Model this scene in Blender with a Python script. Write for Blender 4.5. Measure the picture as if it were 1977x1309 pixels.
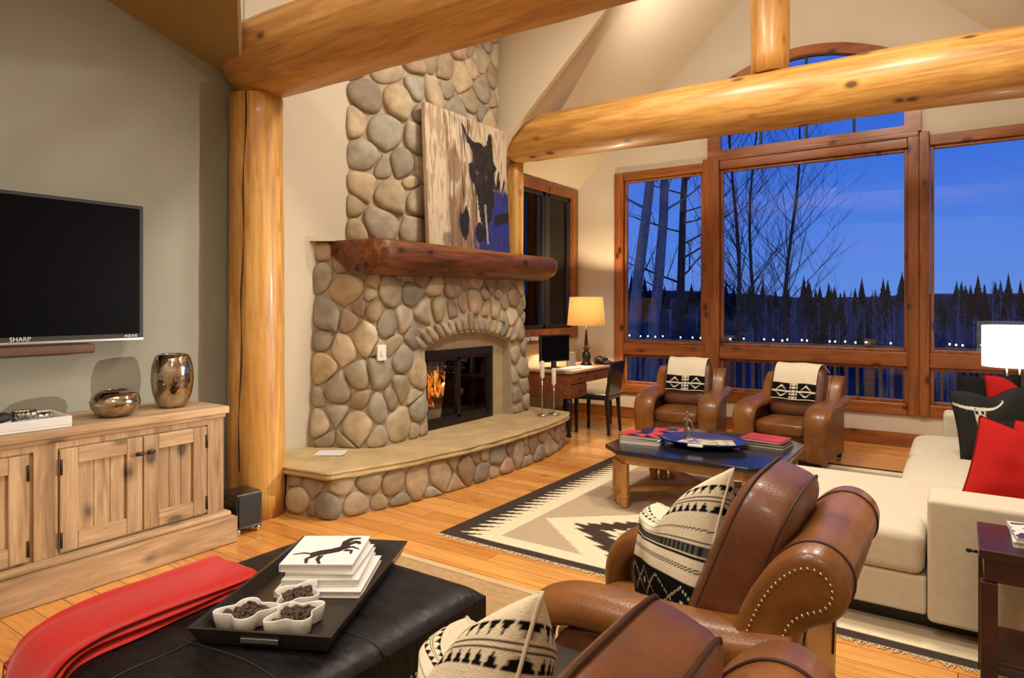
import bpy, math, random
from mathutils import Vector, Matrix, noise
PI = math.pi
rad = math.radians
SC = bpy.context.scene
COL = SC.collection
for o in list(bpy.data.objects):
    bpy.data.objects.remove(o)

# ------------------------------------------------------------------ camera
CAM_Z = 1.5
YAW = 34.2
cd = bpy.data.cameras.new('camera')
cam = bpy.data.objects.new('camera', cd); COL.objects.link(cam)
cam.location = (0, 0, CAM_Z)
cam.rotation_euler = (rad(90), 0, rad(YAW))
cd.sensor_width = 36
cd.lens = 1267 / 1977 * 36
cd.shift_y = -64.5 / 1977
cd.clip_start = 0.05; cd.clip_end = 400
SC.camera = cam

# ------------------------------------------------------------------ view
SC.view_settings.view_transform = 'Standard'
SC.view_settings.look = 'None'
SC.view_settings.gamma = 1
SC.view_settings.exposure = 0.0
SC.view_settings.use_curve_mapping = False

# ------------------------------------------------------------------ dusk sky
w = bpy.data.worlds.new('dusk_sky'); SC.world = w; w.use_nodes = True
nt = w.node_tree; nt.nodes.clear()
tc = nt.nodes.new('ShaderNodeTexCoord')
sx = nt.nodes.new('ShaderNodeSeparateXYZ'); nt.links.new(tc.outputs['Generated'], sx.inputs[0])
rp = nt.nodes.new('ShaderNodeValToRGB'); nt.links.new(sx.outputs['Z'], rp.inputs[0])
cr = rp.color_ramp
cr.elements[0].position = 0.0; cr.elements[0].color = (0.125, 0.29, 0.80, 1)
cr.elements[1].position = 0.55; cr.elements[1].color = (0.014, 0.08, 0.48, 1)
e = cr.elements.new(0.10); e.color = (0.085, 0.24, 0.82, 1)
e = cr.elements.new(0.24); e.color = (0.036, 0.155, 0.74, 1)
mp = nt.nodes.new('ShaderNodeMapping'); mp.inputs['Scale'].default_value = (1.2, 1.2, 9)
nt.links.new(tc.outputs['Generated'], mp.inputs[0])
nz = nt.nodes.new('ShaderNodeTexNoise'); nz.inputs['Scale'].default_value = 2.2; nz.inputs['Detail'].default_value = 5
nt.links.new(mp.outputs[0], nz.inputs[0])
r2 = nt.nodes.new('ShaderNodeValToRGB'); r2.color_ramp.elements[0].position = 0.5; r2.color_ramp.elements[1].position = 0.75
r2.color_ramp.elements[1].color = (0.45, 0.45, 0.45, 1)
nt.links.new(nz.outputs[0], r2.inputs[0])
mx = nt.nodes.new('ShaderNodeMix'); mx.data_type = 'RGBA'
nt.links.new(r2.outputs[0], mx.inputs[0]); nt.links.new(rp.outputs[0], mx.inputs[6])
mx.inputs[7].default_value = (0.15, 0.23, 0.74, 1)
bg = nt.nodes.new('ShaderNodeBackground'); nt.links.new(mx.outputs[2], bg.inputs[0])
bg.inputs[1].default_value = 1.0
ow = nt.nodes.new('ShaderNodeOutputWorld'); nt.links.new(bg.outputs[0], ow.inputs[0])

# ------------------------------------------------------------------ room lights (ceiling spots and lamps) and added gable fill
WARM = (1.0, 0.92, 0.80)
def area(name, loc, size, power, color=WARM, rot=(0, 0, 0)):
    l = bpy.data.lights.new(name, 'AREA'); l.shape = 'DISK'; l.size = size; l.energy = power; l.color = color
    o = bpy.data.objects.new(name, l); COL.objects.link(o); o.location = loc; o.rotation_euler = rot
    return o
def point(name, loc, r, power, color=WARM):
    l = bpy.data.lights.new(name, 'POINT'); l.shadow_soft_size = r; l.energy = power; l.color = color
    o = bpy.data.objects.new(name, l); COL.objects.link(o); o.location = loc
    return o
area('ceiling_light', (-2.1, 4.4, 4.75), 0.6, 90)
area('ceiling_light', (-0.4, 4.4, 4.65), 0.6, 95)
area('ceiling_light', (-2.2, 3.6, 4.85), 0.5, 25)
area('gable_fill', (-2.2, 6.3, 4.15), 0.3, 14, WARM, (rad(135), 0, 0))  # added fill pair brightening the gable wall, no real fixture there
area('gable_fill', (-0.7, 6.3, 4.2), 0.3, 14, WARM, (rad(135), 0, 0))
area('ceiling_light', (-1.2, 1.0, 5.0), 0.8, 85)
area('ceiling_light', (0.6, -0.8, 4.0), 0.8, 80)
def spot(name, loc, tgt, ang, blend, r, power, color=WARM):
    l = bpy.data.lights.new(name, 'SPOT'); l.shadow_soft_size = r; l.energy = power; l.color = color; l.spot_size = rad(ang); l.spot_blend = blend
    o = bpy.data.objects.new(name, l); COL.objects.link(o); o.location = loc
    o.rotation_euler = (Vector(tgt) - Vector(loc)).to_track_quat('-Z', 'Y').to_euler()
spot('wall_spot_light', (1.1, 5.35, 1.75), (-4.2, 1.7, 1.2), 42, .9, .03, 900, (1.0, 0.93, 0.82))
area('ceiling_light', (-2.0, -0.6, 4.6), 0.8, 60)

# ------------------------------------------------------------------ mesh helpers
class MB:
    def __init__(s):
        s.v = []; s.f = []; s.m = []; s.c = []; s.sm = []
    def add(s, vs, fs, m=0, c=(1, 1, 1), smooth=False):
        b = len(s.v)
        s.v += [tuple(p) for p in vs]
        if isinstance(c, list): s.c += c
        else: s.c += [c] * len(vs)
        for f in fs:
            s.f.append(tuple(b + i for i in f)); s.m.append(m); s.sm.append(smooth)
        return s
    def box(s, x0, x1, y0, y1, z0, z1, m=0, c=(1, 1, 1), M=None):
        vs = [(x0, y0, z0), (x1, y0, z0), (x1, y1, z0), (x0, y1, z0), (x0, y0, z1), (x1, y0, z1), (x1, y1, z1), (x0, y1, z1)]
        if M is not None: vs = [tuple(M @ Vector(p)) for p in vs]
        return s.add(vs, [(0, 3, 2, 1), (4, 5, 6, 7), (0, 1, 5, 4), (1, 2, 6, 5), (2, 3, 7, 6), (3, 0, 4, 7)], m, c)
    def bar(s, p0, p1, w, h, m=0, c=(1, 1, 1), up=(0, 0, 1)):
        p0 = Vector(p0); p1 = Vector(p1); d = (p1 - p0).normalized(); up = Vector(up)
        if abs(d.dot(up)) > .99: up = Vector((1, 0, 0))
        a = d.cross(up).normalized() * (w / 2); b = a.cross(d).normalized() * (h / 2)
        vs = [p0 - a - b, p0 + a - b, p0 + a + b, p0 - a + b, p1 - a - b, p1 + a - b, p1 + a + b, p1 - a + b]
        return s.add(vs, [(0, 1, 2, 3), (7, 6, 5, 4), (4, 5, 1, 0), (5, 6, 2, 1), (6, 7, 3, 2), (7, 4, 0, 3)], m, c)
    def loft(s, rings, m=0, c=(1, 1, 1), caps=True, smooth=True, closed=True):
        n = len(rings[0]); vs = [p for r in rings for p in r]; fs = []
        for i in range(len(rings) - 1):
            for j in range(n if closed else n - 1):
                k = (j + 1) % n
                fs.append((i * n + j, i * n + k, (i + 1) * n + k, (i + 1) * n + j))
        if caps:
            fs.append(tuple(range(n - 1, -1, -1))); fs.append(tuple((len(rings) - 1) * n + j for j in range(n)))
        return s.add(vs, fs, m, c, smooth)
    def tube(s, pts, r, n=12, m=0, c=(1, 1, 1), caps=True, r2=None, up=None, dome=False):
        pts = [Vector(p) for p in pts]; rings = []
        N = len(pts); prev = None
        for i, p in enumerate(pts):
            t = (pts[min(i + 1, N - 1)] - pts[max(i - 1, 0)]).normalized()
            if up is not None: a = t.cross(Vector(up))
            elif prev is None: a = t.cross(Vector((0, 0, 1)) if abs(t.z) < .9 else Vector((1, 0, 0)))
            else: a = prev - t * prev.dot(t)
            a.normalize(); prev = a; b = t.cross(a)
            ra = r[i] if isinstance(r, (list, tuple)) else r
            rb = (r2[i] if isinstance(r2, (list, tuple)) else r2) if r2 is not None else ra
            rings.append([p + a * ra * math.cos(2 * PI * k / n) + b * rb * math.sin(2 * PI * k / n) for k in range(n)])
        return s.loft(rings, m, c, caps)
    def cyl(s, p0, p1, r0, r1=None, n=20, m=0, c=(1, 1, 1)):
        return s.tube([p0, p1], [r0, r0 if r1 is None else r1], n, m, c)
    def lathe(s, prof, n=32, o=(0, 0, 0), m=0, c=(1, 1, 1), caps=True, lobes=0, amp=0):
        rings = []
        for r, z in prof:
            rings.append([Vector((o[0] + r * (1 + amp * math.cos(lobes * 2 * PI * k / n)) * math.cos(2 * PI * k / n),
                                  o[1] + r * (1 + amp * math.cos(lobes * 2 * PI * k / n)) * math.sin(2 * PI * k / n), o[2] + z)) for k in range(n)])
        return s.loft(rings, m, c, caps)
    def prism(s, poly, a0, a1, axis='z', m=0, c=(1, 1, 1), smooth=False):
        def P(u, v, a):
            return {'z': (u, v, a), 'y': (u, a, v), 'x': (a, u, v)}[axis]
        n = len(poly)
        vs = [P(u, v, a0) for u, v in poly] + [P(u, v, a1) for u, v in poly]
        fs = [tuple(range(n - 1, -1, -1)), tuple(range(n, 2 * n))] + [(i, (i + 1) % n, n + (i + 1) % n, n + i) for i in range(n)]
        return s.add(vs, fs, m, c, smooth)
    def grid(s, fn, nu, nv, m=0, cf=None, smooth=True, wrap=False):
        vs = []; cs = []
        for i in range(nu + 1):
            for j in range(nv + 1):
                u, v = i / nu, j / nv
                vs.append(fn(u, v)); cs.append(cf(u, v) if cf else (1, 1, 1))
        fs = [(i * (nv + 1) + j, (i + 1) * (nv + 1) + j, (i + 1) * (nv + 1) + j + 1, i * (nv + 1) + j + 1) for i in range(nu) for j in range(nv)]
        return s.add(vs, fs, m, cs, smooth)
    def puff(s, c, h, e=0.45, e2=None, nu=28, nv=16, m=0, M=None, col=(1, 1, 1)):
        """rounded cushion: superellipsoid with centre c and half sizes h"""
        e2 = e if e2 is None else e2
        def sg(x, p): return math.copysign(abs(x) ** p, x)
        vs = []
        for j in range(nv + 1):
            ph = -PI / 2 + PI * j / nv
            for i in range(nu):
                th = 2 * PI * i / nu
                p = Vector((h[0] * sg(math.cos(ph), e2) * sg(math.cos(th), e), h[1] * sg(math.cos(ph), e2) * sg(math.sin(th), e), h[2] * sg(math.sin(ph), e2)))
                if M is not None: p = M @ p
                vs.append(tuple(p + Vector(c)))
        fs = [(j * nu + i, j * nu + (i + 1) % nu, (j + 1) * nu + (i + 1) % nu, (j + 1) * nu + i) for j in range(nv) for i in range(nu)]
        return s.add(vs, fs, m, col, True)
    def build(s, name, mats, parent=None, bevel=0, seg=2, sub=0, solid=0, merge=False):
        me = bpy.data.meshes.new(name)
        me.from_pydata(s.v, [], s.f)
        if not isinstance(mats, (list, tuple)): mats = [mats]
        for mt in mats: me.materials.append(mt)
        me.polygons.foreach_set('material_index', s.m)
        me.polygons.foreach_set('use_smooth', s.sm)
        if any(c != (1, 1, 1) for c in s.c):
            ca = me.color_attributes.new('Col', 'FLOAT_COLOR', 'POINT')
            flat = []
            for c in s.c: flat += [c[0], c[1], c[2], 1.0]
            ca.data.foreach_set('color', flat)
        me.update()
        import bmesh
        bm = bmesh.new(); bm.from_mesh(me)
        if merge: bmesh.ops.remove_doubles(bm, verts=bm.verts, dist=1e-5)
        bmesh.ops.recalc_face_normals(bm, faces=bm.faces)
        bm.to_mesh(me); bm.free()
        o = bpy.data.objects.new(name, me); COL.objects.link(o)
        if parent: o.parent = parent
        if bevel:
            b = o.modifiers.new('bevel', 'BEVEL'); b.width = bevel; b.segments = seg; b.limit_method = 'ANGLE'; b.angle_limit = rad(40)
            b.harden_normals = False
            for p in me.polygons: p.use_smooth = True
            wn = o.modifiers.new('wn', 'WEIGHTED_NORMAL'); wn.keep_sharp = True
        if sub:
            q = o.modifiers.new('sub', 'SUBSURF'); q.levels = sub; q.render_levels = sub
        if solid:
            q = o.modifiers.new('solid', 'SOLIDIFY'); q.thickness = solid; q.offset = 0
        return o

def thing(name, label, cat, loc=(0, 0, 0), rz=0, group=None):
    o = bpy.data.objects.new(name, None); COL.objects.link(o)
    o.location = loc; o.rotation_euler = (0, 0, rad(rz)); o.empty_display_size = .1
    o['label'] = label; o['category'] = cat
    if group: o['group'] = group
    return o
def tag(o, label, cat, group=None, kind=None):
    o['label'] = label; o['category'] = cat
    if group: o['group'] = group
    if kind: o['kind'] = kind
    return o
def struct(o):
    o['kind'] = 'structure'; return o
def copytree(o, parent=None):
    c = o.copy(); COL.objects.link(c)
    if parent: c.parent = parent
    for ch in list(o.children): copytree(ch, c)
    return c
def chaikin(p, k=2, closed=True):
    for _ in range(k):
        q = []; n = len(p)
        for i in range(n if closed else n - 1):
            a = p[i]; b = p[(i + 1) % n]
            q.append(tuple(.75 * x + .25 * y for x, y in zip(a, b))); q.append(tuple(.25 * x + .75 * y for x, y in zip(a, b)))
        if not closed: q = [p[0]] + q + [p[-1]]
        p = q
    return p
def inpoly(x, y, P):
    r = False; n = len(P); j = n - 1
    for i in range(n):
        if (P[i][1] > y) != (P[j][1] > y) and x < (P[j][0] - P[i][0]) * (y - P[i][1]) / (P[j][1] - P[i][1]) + P[i][0]: r = not r
        j = i
    return r
def lerp(a, b, t): return a + (b - a) * t

# ------------------------------------------------------------------ materials
def hexc(r, g, b):
    f = lambda x: ((x / 255 + .055) / 1.055) ** 2.4 if x > 10 else x / 255 / 12.92
    return (f(r), f(g), f(b))
class NT:
    def __init__(s, name, rough=.6, metal=0, spec=.5, coat=0):
        s.mat = bpy.data.materials.new(name); s.mat.use_nodes = True
        s.t = s.mat.node_tree; s.b = s.t.nodes['Principled BSDF']
        s.b.inputs['Roughness'].default_value = rough; s.b.inputs['Metallic'].default_value = metal
        s.b.inputs['Specular IOR Level'].default_value = spec
        s.b.inputs['Coat Weight'].default_value = coat; s.b.inputs['Coat Roughness'].default_value = .15
    def n(s, ty, **kw):
        q = s.t.nodes.new('ShaderNode' + ty)
        for k, v in kw.items():
            if k.startswith('_'): setattr(q, k[1:], v)
            else: q.inputs[k.replace('_', ' ')].default_value = v
        return q
    def l(s, a, b): s.t.links.new(a, b)
    def coords(s, scale=(1, 1, 1), kind='Object', rot=(0, 0, 0)):
        a = s.n('TexCoord'); b = s.n('Mapping'); b.inputs['Scale'].default_value = scale; b.inputs['Rotation'].default_value = rot
        s.l(a.outputs[kind], b.inputs[0]); return b.outputs[0]
    def noise(s, co, scale, detail=4, dist=0, rough=.5):
        q = s.n('TexNoise', Scale=scale, Detail=detail, Distortion=dist, Roughness=rough); s.l(co, q.inputs[0]); return q.outputs[0]
    def ramp(s, fac, stops):
        q = s.n('ValToRGB'); r = q.color_ramp
        while len(r.elements) < len(stops): r.elements.new(.5)
        for e, (p, c) in zip(r.elements, stops):
            e.position = p; e.color = (c[0], c[1], c[2], 1) if not isinstance(c, (int, float)) else (c, c, c, 1)
        s.l(fac, q.inputs[0]); return q.outputs[0]
    def mix(s, fac, a, b, mode='MIX'):
        q = s.n('Mix'); q.data_type = 'RGBA'; q.blend_type = mode
        for i, x in ((0, fac), (6, a), (7, b)):
            if hasattr(x, 'is_linked'): s.l(x, q.inputs[i])
            elif isinstance(x, (int, float)): q.inputs[i].default_value = x if i == 0 else (x, x, x, 1)
            else: q.inputs[i].default_value = (x[0], x[1], x[2], 1)
        return q.outputs[2]
    def color(s, x):
        if hasattr(x, 'is_linked'): s.l(x, s.b.inputs['Base Color'])
        else: s.b.inputs['Base Color'].default_value = (x[0], x[1], x[2], 1)
    def bump(s, h, strength=.3, dist=.01):
        q = s.n('Bump', Strength=strength, Distance=dist); s.l(h, q.inputs['Height']); s.l(q.outputs[0], s.b.inputs['Normal'])

def plain(name, c, rough=.6, metal=0, spec=.5, var=.08, scale=6, coat=0, bump=0, bscale=60):
    m = NT(name, rough, metal, spec, coat)
    co = m.coords()
    f = m.noise(co, scale)
    m.color(m.ramp(f, [(.3, tuple(x * (1 - var) for x in c)), (.7, tuple(min(1, x * (1 + var)) for x in c))]))
    if bump:
        m.bump(m.noise(co, bscale, 3), bump, .004)
    return m.mat
def wood(name, dark, mid, light, axis='x', scale=1.0, rough=.45, knots=1.0, coat=0, bump=.15, stretch=12):
    m = NT(name, rough, coat=coat)
    st = {'x': (1 / stretch, 1, 1), 'y': (1, 1 / stretch, 1), 'z': (1, 1, 1 / stretch)}[axis]
    co = m.coords(tuple(k * scale for k in st))
    a = m.noise(co, 9, 6, 1.2, .6)
    b = m.noise(co, 46, 4, .4)
    big = m.noise(m.coords(tuple(scale * (k ** .5) for k in st)), 2.2, 3)
    c1 = m.ramp(a, [(.34, dark), (.49, mid), (.64, light)])
    c2 = m.ramp(b, [(.3, tuple(x * .86 for x in mid)), (.7, tuple(min(1, x * 1.08) for x in light))])
    c = m.mix(.35, c1, c2)
    c = m.mix(m.ramp(big, [(.35, .0), (.75, .45)]), c, tuple(x * .9 for x in dark))
    if knots:
        kst = tuple(k ** .22 for k in st)
        v = m.n('TexVoronoi', Scale=3.4 * scale); m.l(m.coords(kst), v.inputs[0])
        kf = m.ramp(v.outputs['Distance'], [(.09, 1.0), (.13, .45), (.20, 0.0)])
        c = m.mix(m.mix(knots, 0.0, kf), c, tuple(x * .28 for x in dark))
    m.color(c); m.bump(a, bump, .004)
    return m.mat
def vcol(name, rough=.8, var=.12, scale=14, bump=.3, bscale=40, spec=.4, coat=0):
    m = NT(name, rough, spec=spec, coat=coat)
    at = m.n('Attribute', _attribute_name='Col')
    co = m.coords()
    f = m.noise(co, scale, 5)
    m.color(m.mix(1.0, at.outputs['Color'], m.ramp(f, [(.3, 1 - var), (.7, 1 + var)]), 'MULTIPLY'))
    if bump: m.bump(m.noise(co, bscale, 4), bump, .004)
    return m.mat
def emit(name, c, s):
    m = NT(name, .5); m.color(c); m.b.inputs['Emission Color'].default_value = (*c, 1); m.b.inputs['Emission Strength'].default_value = s
    return m.mat

pine = (hexc(120, 62, 18), hexc(196, 124, 48), hexc(226, 160, 78))
LOGX = wood('peeled_log_x', hexc(150, 92, 34), hexc(196, 142, 66), hexc(222, 174, 98), 'x', 1.3, .45, .9, coat=.1, bump=.3)
LOGZ = wood('peeled_log_z', hexc(150, 92, 34), hexc(196, 142, 66), hexc(222, 174, 98), 'z', 1.3, .45, .9, coat=.1, bump=.3)
TRIMX = wood('alder_trim_x', hexc(84, 40, 12), hexc(140, 76, 28), hexc(168, 100, 44), 'x', 1.4, .4, .9, coat=.2)
TRIMZ = wood('alder_trim_z', hexc(84, 40, 12), hexc(140, 76, 28), hexc(168, 100, 44), 'z', 1.4, .4, .9, coat=.2)
TRIMY = wood('alder_trim_y', hexc(84, 40, 12), hexc(140, 76, 28), hexc(168, 100, 44), 'y', 1.4, .4, .9, coat=.2)
DECKW = wood('deck_cedar', hexc(130, 90, 60), hexc(180, 136, 100), hexc(200, 160, 124), 'x', 1.5, .7, .3)
RUSTY = wood('rustic_pine_y', hexc(116, 84, 54), hexc(180, 146, 106), hexc(206, 176, 136), 'y', 1.3, .65, .7)
RUSTZ = wood('rustic_pine_z', hexc(104, 76, 50), hexc(172, 138, 98), hexc(204, 174, 134), 'z', 1.3, .65, .8)
MANT = wood('stained_log', hexc(40, 16, 6), hexc(104, 52, 20), hexc(152, 90, 42), 'y', 1.4, .5, .9, coat=.05, bump=.4)
BAMB = wood('honey_pine', hexc(140, 92, 40), hexc(192, 138, 72), hexc(214, 164, 96), 'z', 1.5, .45, .5)
BAMBX = wood('honey_pine_x', hexc(140, 92, 40), hexc(192, 138, 72), hexc(214, 164, 96), 'x', 1.5, .45, .5)
DESKW = wood('cherry_desk', hexc(84, 38, 18), hexc(130, 70, 38), hexc(150, 88, 52), 'y', 2, .4, .2)
MAHOG = wood('mahogany', hexc(20, 6, 5), hexc(50, 14, 11), hexc(70, 22, 17), 'x', 1.5, .35, 0, coat=.1)
def leather(name, c, c2, rough=.38):
    m = NT(name, rough, coat=.15)
    co = m.coords()
    f = m.noise(co, 3.2, 5, .6); g = m.noise(co, 38, 4)
    m.color(m.mix(.12, m.ramp(f, [(.3, c2), (.62, c)]), m.ramp(g, [(.3, 0.0), (.7, c)])))
    v = m.n('TexVoronoi', Scale=150); m.l(co, v.inputs[0])
    m.bump(m.mix(.35, m.noise(co, 9, 4, .8), v.outputs['Distance']), .22, .006)
    return m.mat
LEATH = leather('cognac_leather', hexc(150, 94, 42), hexc(94, 52, 20), .36)
LEATHD = leather('dark_cognac_leather', hexc(118, 68, 38), hexc(78, 40, 20), .42)
SEAM = plain('seam_thread', hexc(60, 28, 12), .6)
NAIL = plain('nail_metal', hexc(196, 180, 150), .3, 1, var=.1)
BLACK = plain('black_lacquer', (.012, .011, .011), .22, 0, .5, coat=.4)
MBLACK = plain('matte_black', (.016, .015, .015), .6)
METALD = plain('dark_bronze', (.03, .022, .018), .4, .6)
CHROME = plain('chrome', (.7, .7, .7), .15, 1, var=.02)
WHITE = plain('white_plastic', (.72, .71, .68), .4, var=.03)
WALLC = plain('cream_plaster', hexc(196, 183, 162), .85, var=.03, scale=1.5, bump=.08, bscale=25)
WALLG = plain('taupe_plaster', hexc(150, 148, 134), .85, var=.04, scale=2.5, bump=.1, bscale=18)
CEILC = plain('ceiling_plaster', hexc(206, 190, 164), .9, var=.02, scale=1.5)
SOFAM = plain('oatmeal_linen', hexc(204, 192, 168), .95, var=.04, scale=30, bump=.25, bscale=220)
EBONY = plain('ebony', (.014, .012, .011), .4)
# ================================================================== SETTING
def quadobj(name, mats, polys, cols=None):
    mb = MB()
    for p in polys: mb.add(p, [tuple(range(len(p)))])
    return struct(mb.build(name, mats))
# floor boards running along x
m = NT('pine_floor', .28, coat=.25)
co = m.coords()
bt = m.n('TexBrick', Scale=1.0); bt.offset = .37; bt.offset_frequency = 2
bt.inputs['Brick Width'].default_value = 2.3; bt.inputs['Row Height'].default_value = .135
bt.inputs['Mortar Size'].default_value = .0025; bt.inputs['Mortar Smooth'].default_value = .3; bt.inputs['Bias'].default_value = 0
bt.inputs['Color1'].default_value = (*hexc(228, 164, 86), 1); bt.inputs['Color2'].default_value = (*hexc(206, 136, 62), 1)
bt.inputs['Mortar'].default_value = (*hexc(120, 66, 22), 1)
m.l(co, bt.inputs[0])
gr = m.noise(m.coords((.12, 1.6, 1)), 14, 6, 1.5, .6)
g2 = m.noise(m.coords((.5, 2.2, 1)), 1.3, 4, .5)
c = m.mix(1.0, bt.outputs[0], m.ramp(gr, [(.28, .62), (.5, 1.0), (.75, 1.12)]), 'MULTIPLY')
c = m.mix(m.ramp(g2, [(.5, 0.0), (.8, .5)]), c, hexc(170, 86, 28))
kv = m.n('TexVoronoi', Scale=2.4); m.l(m.coords((.75, 1.9, 1)), kv.inputs[0])
c = m.mix(m.ramp(kv.outputs['Distance'], [(.03, .85), (.1, .2), (.16, 0.0)]), c, hexc(96, 44, 14))
m.color(c); m.bump(bt.outputs['Fac'], -.15, .003)
FLOORM = m.mat
mb = MB(); mb.box(-4.7, 1.8, -2.3, 8.4, -.12, 0); struct(mb.build('floor', FLOORM))

XW, YB, XR, YF = -4.4, 8.1, 1.5, -2.0       # left wall, window wall, right wall, wall behind camera
YP = 2.93
XC, ZR = -1.45, 5.87
# left wall: taupe part in front of the post, cream part behind, with the side window hole
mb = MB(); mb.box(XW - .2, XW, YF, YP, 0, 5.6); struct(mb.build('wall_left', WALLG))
SW = (6.62, 7.98, 1.15, 3.0)   # side window y0 y1 z0 z1
mb = MB()
mb.box(XW - .2, XW, YP, SW[0], 0, 5.6); mb.box(XW - .2, XW, SW[1], YB + .2, 0, 5.6)
mb.box(XW - .2, XW, SW[0], SW[1], 0, SW[2]); mb.box(XW - .2, XW, SW[0], SW[1], SW[3], 5.6)
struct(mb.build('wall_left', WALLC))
mb = MB(); mb.box(XR, XR + .2, YF, YB + .2, 0, 5.6); struct(mb.build('wall_right', WALLC))
mb = MB(); mb.box(XW - .2, XR + .2, YF - .2, YF, 0, 6.2); struct(mb.build('wall_front', WALLC))

# window wall with openings
WL = [(-3.80, -2.50), (-2.56, -.32), (-.38, 1.02)]
WX0, WX1 = -3.80, 1.0
TB, TT = .345, 3.27                            # frame bottom / top
AX0, AX1 = -2.56, -.32                         # arched transom outer
def arch_z(x, rise, spring, half): return spring + rise * (1 - ((x - XC + .01) / half) ** 2)
mb = MB()
y0, y1 = YB, YB + .2
mb.box(XW, WX0, y0, y1, 0, 3.25); mb.box(WX1, XR, y0, y1, 0, 3.25)
mb.box(WX0, WX1, y0, y1, 0, TB)
def gable(x): return ZR + .05 - .94 * abs(x - XC)
n = 40
xs = [XW, -3.8] + [lerp(WX0, AX0, i / 4) for i in range(1, 5)] + [lerp(AX0, AX1, i / 24) for i in range(1, 25)] + [lerp(AX1, WX1, i / 4) for i in range(1, 5)] + [XR]
for a, b in zip(xs[:-1], xs[1:]):
    def lo(x, mid):
        if AX0 < mid < AX1: return arch_z(x, .34, 4.09, 1.12)
        if WX0 < mid < WX1: return TT
        return 3.25
    mid = (a + b) / 2
    za, zb = lo(a, mid), lo(b, mid)
    ga, gb = max(gable(a), za + .001) + .1, max(gable(b), zb + .001) + .1
    vs = [(a, y0, za), (b, y0, zb), (b, y0, gb), (a, y0, ga), (a, y1, za), (b, y1, zb), (b, y1, gb), (a, y1, ga)]
    mb.add(vs, [(0, 1, 2, 3), (7, 6, 5, 4), (0, 4, 5, 1)])
struct(mb.build('wall_back', WALLC))

# ceilings
def slab(name, pts, mat, t=.12):
    vs = [Vector(p) for p in pts]; n = len(vs)
    up = Vector((0, 0, t))
    mb = MB(); mb.add([tuple(p) for p in vs] + [tuple(p + up) for p in vs],
        [tuple(range(n - 1, -1, -1)), tuple(range(n, 2 * n))] + [(i, (i + 1) % n, n + (i + 1) % n, n + i) for i in range(n)])
    return struct(mb.build(name, mat))
YC = 6.0
slab('ceiling', [(XW, YC, 3.1), (XC, YC, ZR), (XC, YB + .2, ZR), (XW, YB + .2, 3.1)], CEILC)
slab('ceiling', [(XC, YF, ZR), (XR, YF, 3.1), (XR, YB + .2, 3.1), (XC, YB + .2, ZR)], CEILC)
slab('ceiling', [(XW, YF, 5.05), (XC, YF, ZR), (XC, YC - .06, ZR), (XW, YC - .06, 5.05)], CEILC)
mb = MB(); mb.prism([(XW, 3.05), (XC, ZR - .05), (XC, ZR + .12), (XW, 5.17)], YC - .06, YC + .0, 'y'); struct(mb.build('wall_dormer', CEILC))
# low olive ceiling slope in front of the post
OLIVE = plain('olive_plaster', hexc(150, 124, 74), .85, var=.06, scale=2)
zf = lambda y: 3.14 + .29 * (2.9 - y)
HX = lambda y: -4.4 + (2.9 - y) * .2065 / .14 * 1.0
yh = 1.55
pts = [(XW, 2.9), (XW, YF), (HX(yh), YF), (HX(yh), yh)]
slab('ceiling', [(x, y, zf(y)) for x, y in pts], OLIVE, .08)
mb = MB()
mb.add([(XW, 2.9, zf(2.9)), (HX(yh), yh, zf(yh)), (HX(yh), yh, 5.6), (XW, 2.9, 5.2)], [(0, 1, 2, 3)])
mb.add([(HX(yh), yh, zf(yh)), (HX(yh), YF, zf(YF)), (HX(yh), YF, 5.7), (HX(yh), yh, 5.7)], [(0, 1, 2, 3)])
struct(mb.build('wall_soffit', WALLC, solid=.02))

# baseboards
mb = MB(); mb.box(XW + .002, XR, YB - .022, YB - .002, .002, .15); struct(mb.build('baseboard_back', TRIMX, bevel=.004))
mb = MB(); mb.box(XW + .002, XW + .022, 6.5, YB - .025, .002, .15); struct(mb.build('baseboard_left', TRIMY, bevel=.004))

# ------------------------------------------------------------------ windows
GLASS = NT('window_glass', 0.0, spec=.5)
g = GLASS
gl = g.n('BsdfGlossy', Roughness=0.0); gl.inputs['Color'].default_value = (1, 1, 1, 1)
tr = g.n('BsdfTransparent'); tr.inputs['Color'].default_value = (.93, .95, .97, 1)
fr = g.n('Fresnel', IOR=1.3); ms = g.n('MixShader')
g.l(fr.outputs[0], ms.inputs[0]); g.l(tr.outputs[0], ms.inputs[1]); g.l(gl.outputs[0], ms.inputs[2])
g.l(ms.outputs[0], g.t.nodes['Material Output'].inputs[0])
GLASS = g.mat
SCREEN = plain('screen_bead', hexc(150, 110, 70), .5)
def window(name, gx0, gx1, glz, label_x):
    """gx glass x range; glz list of (z0,z1) glass panels"""
    fr_ = MB()
    for (z0, z1) in glz:   # inner sash bead
        for (a, b, c_, d) in ((gx0 - .035, gx0, z0 - .035, z1 + .035), (gx1, gx1 + .035, z0 - .035, z1 + .035), (gx0, gx1, z0 - .035, z0), (gx0, gx1, z1, z1 + .035)):
            fr_.box(a, b, YB + .0, YB + .05, c_, d)
    f = struct(fr_.build(name, TRIMZ, bevel=.006))
    for (z0, z1) in glz:
        q = MB(); q.box(gx0 - .01, gx1 + .01, YB + .028, YB + .034, z0 - .01, z1 + .01); q.build('pane', GLASS, f)
    return f
LOW, HIGH = (.50, .82), (1.04, 3.13)
w1 = window('window_1', -3.65, -2.657, [LOW, HIGH], 0)
w2 = window('window_2', -2.376, -.473, [LOW, HIGH], 0)
w3 = window('window_3', -.205, .83, [LOW, HIGH], 0)
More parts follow.
